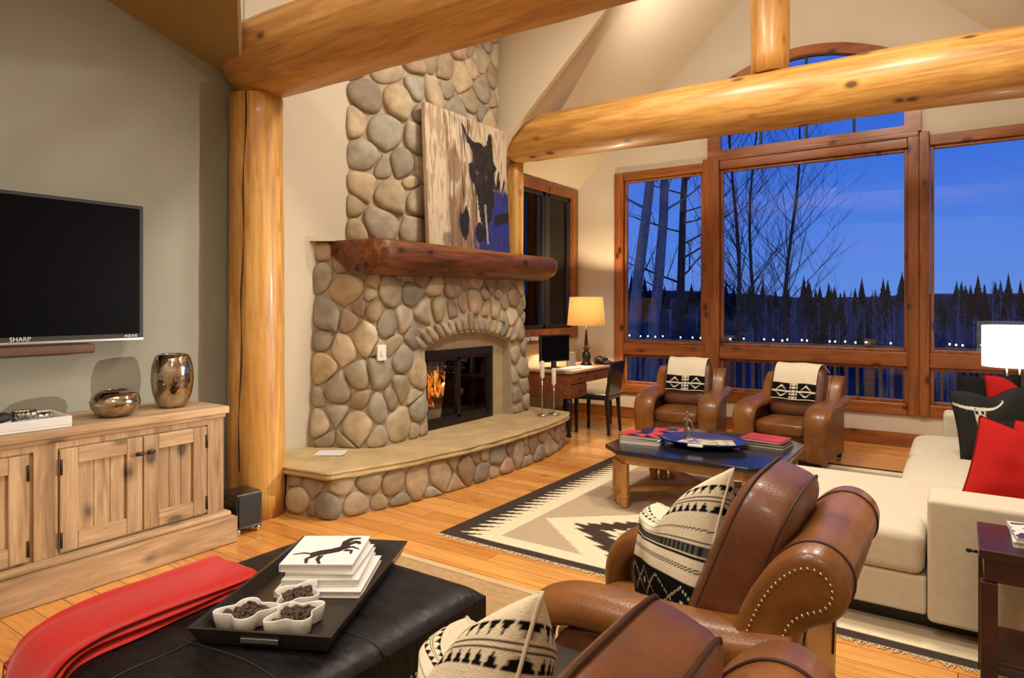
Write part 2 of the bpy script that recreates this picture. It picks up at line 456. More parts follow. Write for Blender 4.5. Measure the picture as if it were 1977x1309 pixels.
# heavy knotty trim around them
mb = MB()
for a, b in ((WX0 - .02, -3.69), (-2.62, -2.53), (-.44, -.335), (.87, 1.02)):
    mb.box(a, b, YB - .045, YB + .06, TB, TT + (.0 if a < -3 or a > .5 else .04))
mb.box(-2.53, -2.415, YB - .06, YB + .06, TB, TT + .04); mb.box(-.335, -.245, YB - .06, YB + .06, TB, TT + .04)
struct(mb.build('trim_1', TRIMZ, bevel=.008))
mb = MB()
for a, b in ((-3.69, -2.62), (-2.415, -.44), (-.245, .87)):
    mb.box(a, b, YB - .04, YB + .06, .855, 1.005)
    mb.box(a, b, YB - .04, YB + .06, TB, .465)
    mb.box(a, b, YB - .04, YB + .06, 3.165, TT)
mb.box(AX0 + .02, AX1 - .02, YB - .05, YB + .06, TT + .0, TT + .06)
struct(mb.build('trim_2', TRIMX, bevel=.008))
# arched transom
mb = MB()
fx0, fx1 = AX0, AX1
mb.box(fx0, fx0 + .15, YB - .04, YB + .07, 3.33, 4.10); mb.box(fx1 - .15, fx1, YB - .04, YB + .07, 3.33, 4.10)
mb.box(fx0 + .15, fx1 - .15, YB - .04, YB + .07, 3.33, 3.40)
N = 30
oo, ii = [], []
for i in range(N + 1):
    x = lerp(fx0, fx1, i / N); oo.append((x, arch_z(x, .36, 4.10, 1.12)))
    x2 = lerp(fx0 + .13, fx1 - .13, i / N); ii.append((x2, arch_z(x2, .34, 4.015, .99)))
for i in range(N):
    vs = []
    for yy in (YB - .045, YB + .07):
        vs += [(ii[i][0], yy, ii[i][1]), (ii[i + 1][0], yy, ii[i + 1][1]), (oo[i + 1][0], yy, oo[i + 1][1]), (oo[i][0], yy, oo[i][1])]
    mb.add(vs, [(0, 1, 2, 3), (7, 6, 5, 4), (0, 4, 5, 1), (3, 2, 6, 7)])
tw = struct(mb.build('window_4', TRIMX))
q = MB()
for x in (-1.94, -1.44, -.95): q.box(x - .012, x + .012, YB + .0, YB + .05, 3.40, arch_z(x, .34, 4.015, .99))
q.box(fx0 + .15, fx1 - .15, YB, YB + .05, 3.80, 3.825)
q.build('window_frame', MBLACK, tw)
q = MB(); pl = [(fx0 + .1, 3.38)] + [(fx1 - .1, 3.38)] + [(a, b + .02) for a, b in reversed(ii)]
q.prism(pl, YB + .022, YB + .027, 'y'); q.build('pane', GLASS, tw)
# side window on left wall
mb = MB()
a, b, c_, d = SW
for (p, q_, r, s_) in ((a - .09, a + .05, c_ - .09, d + .09), (b - .05, b + .09, c_ - .09, d + .09), (a + .05, b - .05, d - .03, d + .09), (a + .05, b - .05, c_ - .09, c_ + .05)):
    mb.box(XW - .1, XW + .03, p, q_, r, s_)
sw = struct(mb.build('window_5', TRIMZ, bevel=.006))
q = MB(); q.box(XW - .08, XW - .01, (a + b) / 2 - .035, (a + b) / 2 + .035, c_ + .05, d - .03)
for s0, s1 in ((a + .05, (a + b) / 2 - .035), ((a + b) / 2 + .035, b - .05)):
    q.box(XW - .07, XW - .02, s0, s0 + .05, c_ + .05, d - .03); q.box(XW - .07, XW - .02, s1 - .05, s1, c_ + .05, d - .03)
    q.box(XW - .07, XW - .02, s0, s1, c_ + .05, c_ + .10); q.box(XW - .07, XW - .02, s0, s1, d - .08, d - .03)
q.build('window_frame', MBLACK, sw, bevel=.003)
q = MB(); q.box(XW - .05, XW - .045, a + .03, b - .03, c_ + .03, d - .02); q.build('pane', GLASS, sw)

# ------------------------------------------------------------------ log timbers
def log(name, p0, p1, r0, r1, mat, seed=0, parent=None, rounded=(True, True), rough=.02, sides=40, step=.08):
    p0 = Vector(p0); p1 = Vector(p1); L = (p1 - p0).length; d = (p1 - p0).normalized()
    a = d.cross(Vector((0, 0, 1)) if abs(d.z) < .9 else Vector((0, 1, 0))).normalized(); b = d.cross(a)
    st = [i * L / int(L / step) for i in range(int(L / step) + 1)]
    er = .09
    ts = ([0, er * .12, er * .4] if rounded[0] else [0]) + [t for t in st if er < t < L - er] + ([L - er * .4, L - er * .12, L] if rounded[1] else [L])
    rings = []
    for t in ts:
        r = lerp(r0, r1, t / L)
        if rounded[0] and t < er: r *= math.sqrt(max(.45, 1 - ((er - t) / er) ** 2 * .55))
        if rounded[1] and t > L - er: r *= math.sqrt(max(.45, 1 - ((er - L + t) / er) ** 2 * .55))
        ring = []
        for k in range(sides):
            th = 2 * PI * k / sides
            q = Vector((math.cos(th) * .8, math.sin(th) * .8, t * 1.1 + seed * 7.3))
            q2 = Vector((math.cos(th) * 2.2, math.sin(th) * 2.2, t * 3.0 + seed * 3.1))
            rr = r * (1 + rough * 3.0 * noise.noise(q) + rough * noise.noise(q2))
            ring.append(p0 + d * t + a * math.cos(th) * rr + b * math.sin(th) * rr)
        rings.append(ring)
    mb = MB(); mb.loft(rings); return mb.build(name, mat, parent)
fp = thing('log_post', 'thick peeled log post standing between the television wall and the stone fireplace', 'post', (-4.195, 2.89, 0))
log('trunk', (0, 0, .005), (0, 0, 3.0), .198, .182, LOGZ, 3, fp, (False, False), .015)
ck = MB()
pts = []
for i in range(41):
    z = lerp(3.0, .35, i / 40); th = rad(-58 - 14 * (i / 40) + 2.0 * math.sin(i * .5))
    r = lerp(.198, .182, z / 3.0) * 1.0 + .001
    pts.append((math.cos(th) * r, math.sin(th) * r, z))
ck.tube(pts, [.0045 + .002 * math.sin(i * .7) for i in range(41)], 6)
ck.build('drying_crack', plain('crack_shadow_wood', hexc(38, 18, 6), .9), fp)['label'] = 'long dark drying crack down the post'
lb = log('log_beam', (-4.36, 2.93, 3.28), (1.48, 2.93, 3.24), .285, .265, LOGX, 5, None, (True, False), .02)
tag(lb, 'massive near log beam resting on the thick post and crossing the top left', 'beam')
lb = log('log_beam', (-4.39, 6.33, 3.41), (1.48, 6.33, 3.36), .255, .27, LOGX, 11, None, (True, False), .02)
tag(lb, 'far log tie beam passing in front of the windows and carrying the short king post', 'beam')
kp = log('log_post', (-1.43, 6.33, 3.63), (-1.43, 6.33, 5.66), .165, .18, LOGZ, 8, None, (False, False), .015)
tag(kp, 'short log king post standing on top of the far tie beam', 'post')
bp = log('log_post', (-4.30, 6.40, .005), (-4.30, 6.40, 3.19), .085, .095, LOGZ, 9, None, (False, False), .02)
tag(bp, 'slim log post under the end of the far beam beside the horse picture', 'post')
# ================================================================== STONE FIREPLACE
STONE = vcol('river_stone', .75, .22, 9, .5, 30)
MORTAR = plain('mortar', hexc(168, 152, 126), .95, var=.12, scale=14, bump=.5, bscale=50)
LIME = plain('limestone', hexc(176, 156, 122), .8, var=.1, scale=6, bump=.35, bscale=30)
PAL = [hexc(*c) for c in ((168, 150, 122), (150, 136, 116), (140, 128, 114), (178, 158, 126), (156, 132, 106), (134, 126, 114), (150, 122, 104), (120, 116, 106), (170, 148, 112), (142, 140, 128), (160, 146, 128), (128, 108, 92), (186, 170, 144), (148, 134, 104))]
PAL = [tuple(x * .6 + y * .4 for x, y in zip(c, hexc(160, 143, 116))) for c in PAL]
def path_fn(pts, rnd=.08):
    """plan polyline -> function s -> (point, outward normal), rounded corners"""
    P = [Vector((x, y)) for x, y in pts]
    seg = [(P[i + 1] - P[i]).length for i in range(len(P) - 1)]; T = sum(seg)
    def raw(s):
        s = max(0, min(T, s)); i = 0
        while i < len(seg) - 1 and s > seg[i]: s -= seg[i]; i += 1
        d = (P[i + 1] - P[i]).normalized()
        return P[i] + d * s, Vector((d.y, -d.x))
    def f(s):
        p = Vector((0, 0)); n = Vector((0, 0))
        for k in (-1, -.5, 0, .5, 1):
            a, b = raw(s + k * rnd); w_ = 1; p += a * w_; n += b * w_
        return p / 5, n.normalized()
    return f, T
def clip(poly, nx, ny, c):
    out = []; n = len(poly)
    for i in range(n):
        a = poly[i]; b = poly[(i + 1) % n]
        da = nx * a[0] + ny * a[1] - c; db = nx * b[0] + ny * b[1] - c
        if da <= 0: out.append(a)
        if da * db < 0:
            t = da / (da - db); out.append((a[0] + (b[0] - a[0]) * t, a[1] + (b[1] - a[1]) * t))
    return out
def pack(S0, S1, Z0, Z1, rmin, rmax, seed, excl=None, tries=2600, zaspect=1.0):
    rng = random.Random(seed); sites = []
    for t in range(tries):
        r = lerp(rmax, rmin, min(1, (t / tries) ** .45 + rng.random() * .12))
        s = rng.uniform(S0 + r * .6, S1 - r * .6); z = rng.uniform(Z0 + r * .6, Z1 - r * .6)
        if excl and excl(s, z, r * .75): continue
        if all((s - a) ** 2 + ((z - b) * zaspect) ** 2 > (.93 * (r + q)) ** 2 for a, b, q in sites): sites.append((s, z, r))
    cells = []
    for i, (s, z, r) in enumerate(sites):
        poly = [(S0, Z0), (S1, Z0), (S1, Z1), (S0, Z1)]
        k = 1.9 * r + .03
        poly = [(s + k * math.cos(a * PI / 6), z + k * math.sin(a * PI / 6)) for a in range(12)]
        for nx, ny, c in ((-1, 0, -S0), (1, 0, S1), (0, -1, -Z0), (0, 1, Z1)): poly = clip(poly, nx, ny, c)
        for j, (a, b, q) in enumerate(sites):
            if j == i: continue
            dx, dz = a - s, b - z; D = dx * dx + dz * dz
            if D > 1.0: continue
            D2 = math.sqrt(D); tt = (D + r * r - q * q) / (2 * D2)
            nx, ny = dx / D2, dz / D2
            poly = clip(poly, nx, ny, nx * s + ny * z + tt)
            if len(poly) < 3: break
        if len(poly) < 3: continue
        if excl:
            q2 = []
            for a, b in poly:
                for _ in range(14):
                    if not excl(a, b, .0): break
                    a = lerp(a, s, .1); b = lerp(b, z, .1)
                q2.append((a, b))
            poly = q2
        cells.append(poly)
    return cells
def stone(mb, poly, mapf, rng, gap=.006, hk=.30, hmax=.055, col=None):
    cx = sum(p[0] for p in poly) / len(poly); cy = sum(p[1] for p in poly) / len(poly)
    R_ = sum(math.hypot(p[0] - cx, p[1] - cy) for p in poly) / len(poly)
    if R_ < .02: return
    k = max(.5, 1 - gap / R_)
    q = [(cx + (a - cx) * k, cy + (b - cy) * k) for a, b in poly]
    q = chaikin(q, 2)
    if len(q) > 28: q = q[::2]
    h = min(hmax, R_ * hk) * rng.uniform(.75, 1.15)
    c = col or rng.choice(PAL); f = rng.uniform(.85, 1.3); c = tuple(min(.9, x * f) for x in c)
    tx, tz = rng.uniform(-.12, .12), rng.uniform(-.12, .12)
    n = len(q); vs = []; rings = ((1.0, -.012), (1.0, .22), (.95, .58), (.82, .84), (.55, .98))
    for sc, hh in rings:
        for a, b in q:
            a2, b2 = cx + (a - cx) * sc, cy + (b - cy) * sc
            o = (-.012 if hh < 0 else hh * h + tx * (a2 - cx) * hh + tz * (b2 - cy) * hh + .12 * h * noise.noise(Vector((a2 * 14, b2 * 14, cx * 9))))
            vs.append(tuple(mapf(a2, b2, o)))
    vs.append(tuple(mapf(cx, cy, h * 1.02)))
    fs = [(i * n + j, i * n + (j + 1) % n, (i + 1) * n + (j + 1) % n, (i + 1) * n + j) for i in range(len(rings) - 1) for j in range(n)]
    fs += [((len(rings) - 1) * n + j, (len(rings) - 1) * n + (j + 1) % n, len(rings) * n) for j in range(n)]
    mb.add(vs, fs, 0, c, True)

FP = thing('fireplace', 'floor to ceiling river stone fireplace with curved hearth bench and arched glass-door firebox', 'fireplace', (-4.0, 5.0, 0))
def loc_(p): return (p[0] + 4.0, p[1] - 5.0, p[2])
# --- lower body
ZB0, ZB1 = .34, 2.03
bf, BT = path_fn([(-4.42, 3.50), (-3.90, 3.78), (-3.94, 6.14), (-4.42, 6.36)], .09)
def bmap(s, z, o):
    p, n = bf(s); bt_ = .05 * (z - ZB0)
    p = p + n * (o - bt_); return loc_((p.x, p.y, z))
s_of_y = lambda y: (Vector((-3.90, 3.78)) - Vector((-4.42, 3.50))).length + (y - 3.78)
OS0, OS1 = s_of_y(4.42), s_of_y(5.79); OC = (OS0 + OS1) / 2; OH = (OS1 - OS0) / 2
def az(s): return 1.115 + .125 * (1 - ((s - OC) / OH) ** 2)
VW = .16
def excl_b(s, z, m):
    if OS0 - m < s < OS1 + m and z < az(min(max(s, OS0), OS1)) + m: return True
    return abs(s - OC) < OH + .06 + m * .5 and az(s) - .05 < z < az(s) + VW + m
mb = MB(); rng = random.Random(4)
for poly in pack(.02, BT - .02, ZB0 + .0, ZB1, .052, .135, 21, excl_b): stone(mb, poly, bmap, rng)
# voussoirs
nv = 17
for i in range(nv):
    a0 = OS0 - .05 + (2 * OH + .1) * i / nv; a1 = OS0 - .05 + (2 * OH + .1) * (i + 1) / nv
    sl0 = -.25 * (a0 - OC); hh = VW * (1.35 if i == nv // 2 else rng.uniform(.86, 1.0))
    q = []
    for t in range(2): q.append(((a0, a1)[t], az((a0, a1)[t]) + .004))
    q += [(lerp(a0, a1, .75) + .22 * (a1 - OC), az(a1) + hh - .03), (lerp(a0, a1, .5) + .24 * (a0 - OC), az((a0 + a1) / 2) + hh), (lerp(a0, a1, .2) + .22 * (a0 - OC), az(a0) + hh - .03)]
    stone(mb, q, bmap, rng, gap=.006, hk=.5, hmax=.05)
mb.build('stone_facing', STONE, FP)
# mortar core with arched opening and reveals
mb = MB(); DEP = .15
def col_grid(s0, s1, zlo, nn):
    mb.grid(lambda u, v: bmap(lerp(s0, s1, u), lerp(zlo(lerp(s0, s1, u)), ZB1, v), 0), nn, 14)
col_grid(0, OS0, lambda s: ZB0 - .02, 24); col_grid(OS0, OS1, az, 28); col_grid(OS1, BT, lambda s: ZB0 - .02, 24)
mb.grid(lambda u, v: bmap(OS0, lerp(ZB0, az(OS0), u), -DEP * v), 4, 1)
mb.grid(lambda u, v: bmap(OS1, lerp(ZB0, az(OS1), u), -DEP * v), 4, 1)
mb.grid(lambda u, v: bmap(lerp(OS0, OS1, u), az(lerp(OS0, OS1, u)), -DEP * v), 28, 1)
mb.add([loc_(p) for p in ((-4.42, 3.5, ZB1), (-3.97, 3.82, ZB1), (-4.0, 6.1, ZB1), (-4.42, 6.36, ZB1))], [(0, 1, 2, 3)])
mb.build('mortar_bed', MORTAR, FP)
# limestone surround slab, recessed
mb = MB(); XS = -4.055
def sx_(y, z, x=XS): return loc_((x, y, z))
FY0, FY1, FZ1 = 4.50, 5.56, 1.06
for (ya, yb_) in ((4.36, FY0), (FY1, 5.85)):
    mb.box(XS + 4.0 - .05, XS + 4.0, ya - 5, yb_ - 5, ZB0, FZ1)
pl = [(4.36 - 5, FZ1), (5.85 - 5, FZ1)] + [(lerp(5.85, 4.36, i / 20) - 5, 1.13 + .16 * (1 - (lerp(1, -1, i / 20)) ** 2)) for i in range(21)]
mb.prism(pl, XS + 4.0 - .05, XS + 4.0, 'x')
mb.build('limestone_surround', LIME, FP)
# firebox
fb = MB()
BRK = plain('soot_brick', (.02, .016, .013), .9, bump=.4, bscale=20)
x0, x1 = -4.39 + 4, XS + 4 - .05
fb.add([(x0, FY0 - 5, ZB0 + .01), (x0, FY1 - 5, ZB0 + .01), (x0, FY1 - 5, FZ1), (x0, FY0 - 5, FZ1), (x1, FY0 - 5, ZB0 + .01), (x1, FY1 - 5, ZB0 + .01), (x1, FY1 - 5, FZ1), (x1, FY0 - 5, FZ1)],
       [(0, 1, 2, 3), (0, 4, 5, 1), (3, 2, 6, 7), (0, 3, 7, 4), (1, 5, 6, 2)])
fb.build('firebox', BRK, FP)
fr_ = MB(); xf0, xf1 = XS + 4 - .03, XS + 4 + .022
fr_.box(xf0, xf1, FY0 - 5 - .02, FY0 - 5 + .045, ZB0 + .003, FZ1 + .02); fr_.box(xf0, xf1, FY1 - 5 - .045, FY1 - 5 + .02, ZB0 + .003, FZ1 + .02)
fr_.box(xf0, xf1, FY0 - 5 + .045, FY1 - 5 - .045, FZ1 - .06, FZ1 + .02); fr_.box(xf0, xf1, FY0 - 5 + .045, FY1 - 5 - .045, ZB0 + .003, ZB0 + .07)
fr = fr_.build('door_frame', METALD, FP, bevel=.004)
for y0_, y1_ in ((FY0 + .045, 5.03), (5.03, FY1 - .045)):
    a, b = y0_ - 5, y1_ - 5
    q = MB(); q.box(xf0 + .01, xf1 - .012, a, a + .025, ZB0 + .07, FZ1 - .06); q.box(xf0 + .01, xf1 - .012, b - .025, b, ZB0 + .07, FZ1 - .06)
    q.box(xf0 + .01, xf1 - .012, a, b, FZ1 - .085, FZ1 - .06); q.box(xf0 + .01, xf1 - .012, a, b, ZB0 + .07, ZB0 + .095)
    dr = q.build('glass_door', METALD, FP)
    q = MB(); q.box(xf0 + .018, xf0 + .022, a + .02, b - .02, ZB0 + .09, FZ1 - .08); q.build('pane', GLASS, dr)
    q = MB(); hy = (b - .012) if y0_ < 5 else (a + .012); q.cyl((xf1 - .01, hy, .66), (xf1 + .025, hy, .66), .008); q.cyl((xf1 + .022, hy, .63), (xf1 + .022, hy, .69), .006); q.build('handle', METALD, dr)
# grate, logs and flames
q = MB()
for i in range(7): q.cyl((-.33, -.32 + i * .1, .45), (-.13, -.32 + i * .1, .45), .008, n=8); q.cyl((-.13, -.32 + i * .1, .45), (-.12, -.32 + i * .1, .52), .008, n=8)
q.cyl((-.25, -.42, .44), (-.25, .28, .44), .01, n=8)
for yy in (-.38, .22): q.cyl((-.25, yy, .352), (-.25, yy, .44), .01, n=8); q.cyl((-.15, yy, .352), (-.15, yy, .44), .01, n=8)
q.build('grate', METALD, FP)
BARK = plain('charred_log', (.05, .03, .018), .95, var=.5, scale=14, bump=.8, bscale=30)
for i, (p0, p1, r) in enumerate((((-.27, -.36, .51), (-.25, .42, .50), .05), ((-.18, -.30, .50), (-.19, .40, .51), .042), ((-.24, -.26, .585), (-.19, .34, .60), .045), ((-.17, -.15, .57), (-.30, .24, .66), .035))):
    q = MB(); q.tube([Vector(p0).lerp(Vector(p1), t / 6) for t in range(7)], [r * (1 + .1 * math.sin(t * 2 + i)) for t in range(7)], 12); q.build('firewood_log', BARK, FP)
m = NT('flame', .5)
co = m.coords((1, 1, .55)); f = m.noise(co, 16, 4, 1.4)
cc = m.ramp(f, [(.34, (.12, .008, .0)), (.47, (.9, .13, .01)), (.6, (1, .42, .05)), (.74, (1, .8, .25))])
m.l(cc, m.b.inputs['Emission Color']); m.b.inputs['Emission Strength'].default_value = 1.5; m.color((0, 0, 0))
al = m.ramp(m.noise(m.coords((1, 1, .45)), 11, 3, 1.0), [(.42, 0.0), (.56, .95)]); m.l(al, m.b.inputs['Alpha'])
FLAME = m.mat
rng = random.Random(9)
for i in range(16):
    yb_ = -.30 + i * .04 + rng.uniform(-.02, .02); xb = rng.uniform(-.27, -.16); zb = rng.uniform(.5, .6); H = rng.uniform(.16, .42) * (1.15 if i < 10 else .6); r0 = rng.uniform(.03, .05)
    pts = [(xb + .015 * math.sin(t * 1.1 + i), yb_ + .03 * math.sin(t * .8 + i * 2), zb + H * t / 8) for t in range(9)]
    q = MB(); q.tube(pts, [r0 * math.sin(PI * (t + .6) / 9.2) ** .7 * (1 - t / 10) + .001 for t in range(9)], 12); q.build('flame', FLAME, FP)
point('fire_light', (-4.2, 5.0, .72), .02, 6, (1, .42, .12))
# --- chimney
cf, CT = path_fn([(-4.42, 3.88), (-4.10, 4.47), (-4.10, 5.78), (-4.42, 5.93)], .07)
ZC0, ZC1 = 2.03, 5.1
def cmap(s, z, o):
    p, n = cf(s); p = p + n * (o - .012 * (z - ZC0)); return loc_((p.x, p.y, z))
mb = MB(); rng = random.Random(12)
for poly in pack(.02, CT - .02, ZC0 + .02, ZC1, .06, .15, 33): stone(mb, poly, cmap, rng)
mb.build('chimney_stones', STONE, FP)
mb = MB(); mb.grid(lambda u, v: cmap(u * CT, lerp(ZC0 - .05, ZC1, v), 0), 50, 20); mb.build('chimney_mortar', MORTAR, FP)
# --- hearth bench
HP = [(-4.40, 3.06), (-4.06, 3.03), (-3.62, 3.08), (-3.47, 3.62), (-3.37, 4.25), (-3.335, 4.9), (-3.36, 5.45), (-3.45, 6.0), (-3.56, 6.22), (-4.40, 6.34)]
hf, HT = path_fn(HP[1:], .05)
# smooth the arc
def hmap(s, z, o):
    p, n = hf(s); p = p + n * (o + .03 * (.28 - z)); return loc_((p.x, p.y, z))
mb = MB(); rng = random.Random(7)
for poly in pack(.02, HT - .05, .0, .285, .045, .115, 5, tries=2200): stone(mb, poly, hmap, rng, hk=.25, hmax=.035)
mb.build('hearth_stones', STONE, FP)
mb = MB(); mb.grid(lambda u, v: hmap(u * HT, lerp(.0, .29, v), 0), 60, 3)
mb.build('hearth_mortar', MORTAR, FP)
mb = MB()
SL = [(-4.40, 3.0), (-4.08, 2.98), (-3.595, 3.03), (-3.42, 3.6), (-3.32, 4.2), (-3.285, 4.9), (-3.31, 5.5), (-3.40, 6.05), (-3.50, 6.27), (-4.40, 6.40)]
sf, ST = path_fn(SL, .04)
NS = 140; rings = []
for z, o in ((.283, -.02), (.287, .0), (.30, .008), (.318, -.002), (.333, .006), (.342, .0), (.345, -.02)):
    r = []
    for i in range(NS):
        s = ST * i / (NS - 1); p, n = sf(s)
        k = 0 if i in (0, NS - 1) else 1
        q = p + n * (o + k * .010 * noise.noise(Vector((p.x * 7, p.y * 7, z * 40))))
        r.append(Vector(loc_((q.x, q.y, z + .004 * noise.noise(Vector((p.x * 5, p.y * 5, 2)))))))
    rings.append(r)
mb.loft(rings, smooth=False); mb.build('hearth_slab', plain('hearth_flagstone', hexc(178, 154, 110), .8, var=.16, scale=5, bump=.6, bscale=14), FP)
# --- mantel (half log)
prof = [(-4.38, 2.04), (-3.80, 2.045), (-3.735, 2.02), (-3.72, 1.93), (-3.745, 1.84), (-3.81, 1.77), (-3.90, 1.735), (-4.0, 1.745), (-4.12, 1.79), (-4.25, 1.87), (-4.36, 1.96)]
prof = chaikin(prof, 1)
rings = []; Y0, Y1 = 3.70, 6.52
for i in range(46):
    t = i / 45; y = lerp(Y0, Y1, t)
    k = 1.0
    if i == 0: k = .93
    if i == 45: k = .80
    if i == 44: k = .93
    r = []
    for j, (x, z) in enumerate(prof):
        cx_, cz_ = -4.05, 1.93
        w_ = 1 + .05 * noise.noise(Vector((x * 2, z * 2, y * 1.3))) - .02 * t
        x2 = cx_ + (x - cx_) * k * w_; z2 = 2.045 - (2.045 - z) * (k if k < 1 else 1) * (1 - .15 * t + .08 * noise.noise(Vector((3, j * .3, y * 1.7)))) if z < 2.0 else z - (1 - k) * .1
        yy = y + (.10 * (x + 3.72) if i == 0 else 0)
        r.append(Vector(loc_((x2, yy, z2))))
    rings.append(r)
mb = MB(); mb.loft(rings); o = mb.build('mantel', MANT, FP); o['label'] = 'dark stained half log mantel shelf'
# wall plate on the stones and paper on hearth
t_ = thing('wall_switch', 'small white switch plate mounted on the stones left of the firebox', 'switch')
p = Vector(bmap(s_of_y(3.92) - .09, 1.115, .055)) + Vector((-4, 5, 0))
t_.location = p; t_.rotation_euler = (0, 0, rad(-18))
q = MB(); q.box(-.012, .012, -.04, .04, -.065, .065); q.build('plate', WHITE, t_, bevel=.004)
q = MB(); q.box(.012, .02, -.012, .012, -.022, .022); q.build('rocker', WHITE, t_, bevel=.002)
q = MB(); q.box(-.11, .11, -.08, .08, 0, .004); q.box(-.09, .12, -.07, .085, .004, .006)
o = q.build('paper_sheet', WHITE); o.location = (-4.05, 3.44, .3475); o.rotation_euler = (0, 0, rad(35)); tag(o, 'white folded paper lying on the hearth slab at the left foot of the stones', 'paper')

# ------------------------------------------------------------------ horse picture on the mantel
def fb(x, y, z, o=3):
    return noise.fractal(Vector((x, y, z)), 1.0, 2.0, o)
def smooth(a, b, x):
    t = max(0, min(1, (x - a) / (b - a))); return t * t * (3 - 2 * t)
def horse_art(u, v):
    # black horse head in front of a weathered pale tree trunk, blue snow lower right
    st = fb(u * 16, v * 2.4, 1, 4); fine = fb(u * 46, v * 8, 5, 3); big = fb(u * 4, v * 3.2, 9, 2)
    cr, br, dk = (.66, .53, .37), (.25, .145, .085), (.015, .011, .01)
    mix3 = lambda a, b, t: [x + (y - x) * t for x, y in zip(a, b)]
    c = mix3(cr, (.42, .29, .18), smooth(-.25, .4, fine + big * .6))
    if .20 < u < .62:
        w_ = min(1, (u - .20) / .06, (.62 - u) / .06)
        c = mix3(c, br, w_ * smooth(-.02, .30, st + .45 * big + .12 * (.75 - v)))
        c = mix3(c, dk, w_ * smooth(.22, .40, fb(u * 38, v * 3, 7, 3)) * .8)
    for cx_, cy_, rx, ry, am in ((.31, .60, .08, .12, .85), (.22, .93, .018, .05, .9), (.44, .60, .025, .06, .8), (.28, .25, .07, .12, .6), (.20, .05, .05, .06, .8), (.34, .07, .13, .06, .7)):
        d = ((u - cx_) / rx) ** 2 + ((v - cy_) / ry) ** 2 + .8 * st
        c = mix3(c, br, am * (1 - smooth(.5, 1.3, d)))
    # snow field
    e = u - (.60 - .05 * st); f = (.50 - .05 * fine - v)
    blue = smooth(0, .03, e) * smooth(-.02, .03, f)
    blue = max(blue, smooth(0, .05, u - .52 + .06 * st) * smooth(0, .05, .15 + .08 * st - v))
    c = mix3(c, (.03 + .02 * fine, .035 + .02 * fine, .21 + .10 * big), blue)
    bb = smooth(0, .03, u - .78) * (1 - smooth(.03, .055, abs(v - .27 - .25 * (u - .9)) - .02 * fine)); c = mix3(c, dk, bb)
    # horse
    w1, w2 = .02 * fine, .016 * st; hu = .66 + (u - .66) / 1.18
    head = [(.455, .945), (.475, .93), (.52, .86), (.565, .825), (.62, .84), (.68, .82), (.715, .84), (.735, .90), (.755, .94), (.775, .90), (.785, .83), (.785, .76), (.80, .68), (.80, .58), (.785, .50), (.775, .38), (.74, .24), (.68, .18), (.62, .22), (.60, .36), (.565, .50), (.53, .52), (.505, .59), (.52, .65), (.56, .68), (.555, .76), (.50, .82), (.465, .89)]
    if inpoly(hu + w1, v + w2, head): c = mix3(dk, (.05, .035, .03), smooth(.1, .5, fine))
    mane = smooth(.05, .3, fb((u - .25 * v) * 34, v * 5, 3, 2)) 
    if .76 < u < .99 and (.40 + .1 * st) < v < .76 - .9 * (u - .76): c = mix3(c, dk, min(1, 1.5 * mane) if v > .50 else .7 * mane)
    for ex, ey, rx, ry in ((.585, .60, .03, .022), (.73, .575, .03, .018)):
        if ((u - ex) / rx) ** 2 + ((v - ey) / ry) ** 2 < 1: c = mix3(c, (.20, .16, .11), .5 * smooth(-.2, .2, fine))
    for sx_, v0, v1 in ((.70, .05, .36),):
        if abs(u - sx_ + .07 * (v - v0)) < .012 and v0 < v < v1: c = mix3(c, (.5, .42, .36), .8)
    d = ((u - .40 + .03 * fine) / .065) ** 2 + ((v - .20) / .10) ** 2 + 1.3 * st + .6 * fine
    c = mix3(c, dk, 1 - smooth(.7, 1.1, d)); 
    d = ((u - .60) / .07) ** 2 + ((v - .13) / .07) ** 2 + 1.3 * st + .6 * fine
    c = mix3(c, dk, 1 - smooth(.7, 1.1, d))
    return tuple(max(.004, min(.8, x * .82)) for x in c)
ART = vcol('canvas_print', .7, .03, 20, .1, 200)
pc = thing('horse_picture', 'large unframed canvas of a black horse beside a pale tree trunk, leaning on the mantel', 'picture', (-3.915, 5.08, 2.052))
pc.rotation_euler = (0, rad(-2.6), 0)
q = MB(); q.grid(lambda u, v: (.001, lerp(-.64, .64, u), lerp(0, 1.29, v)), 210, 210, 0, horse_art, False); q.build('print', ART, pc)
q = MB(); q.box(-.04, .0, -.64, .64, 0, 1.29); q.build('canvas_stretcher', plain('canvas_edge', hexc(190, 170, 140), .8), pc, bevel=.003)

# ------------------------------------------------------------------ candle stands on hearth
WAX = plain('cream_wax', hexc(226, 214, 190), .5, var=.03)
for i, (x, y, zt, lb_) in enumerate(((-3.60, 5.86, .74, 'taller slim metal candlestick with cream candle at right end of the hearth'), (-3.53, 5.98, .66, 'shorter slim metal candlestick with cream candle at right end of the hearth'))):
    t_ = thing('candlestick', lb_, 'candlestick', (x, y, .349), 0)
    zt -= .349
    q = MB(); q.lathe([(.06, 0), (.062, .008), (.05, .016), (.012, .022), (.006, .05)], 24); q.build('base', CHROME, t_)
    q = MB(); q.cyl((0, 0, .02), (0, 0, zt), .005, n=10); q.lathe([(.006, zt - .02), (.02, zt), (.024, zt + .012)], 20); q.build('stem', CHROME, t_)
    q = MB(); q.lathe([(.021, zt + .004), (.024, zt + .02), (.024, zt + .17), (.018, zt + .18), (.001, zt + .182)], 20); q.build('candle', WAX, t_)
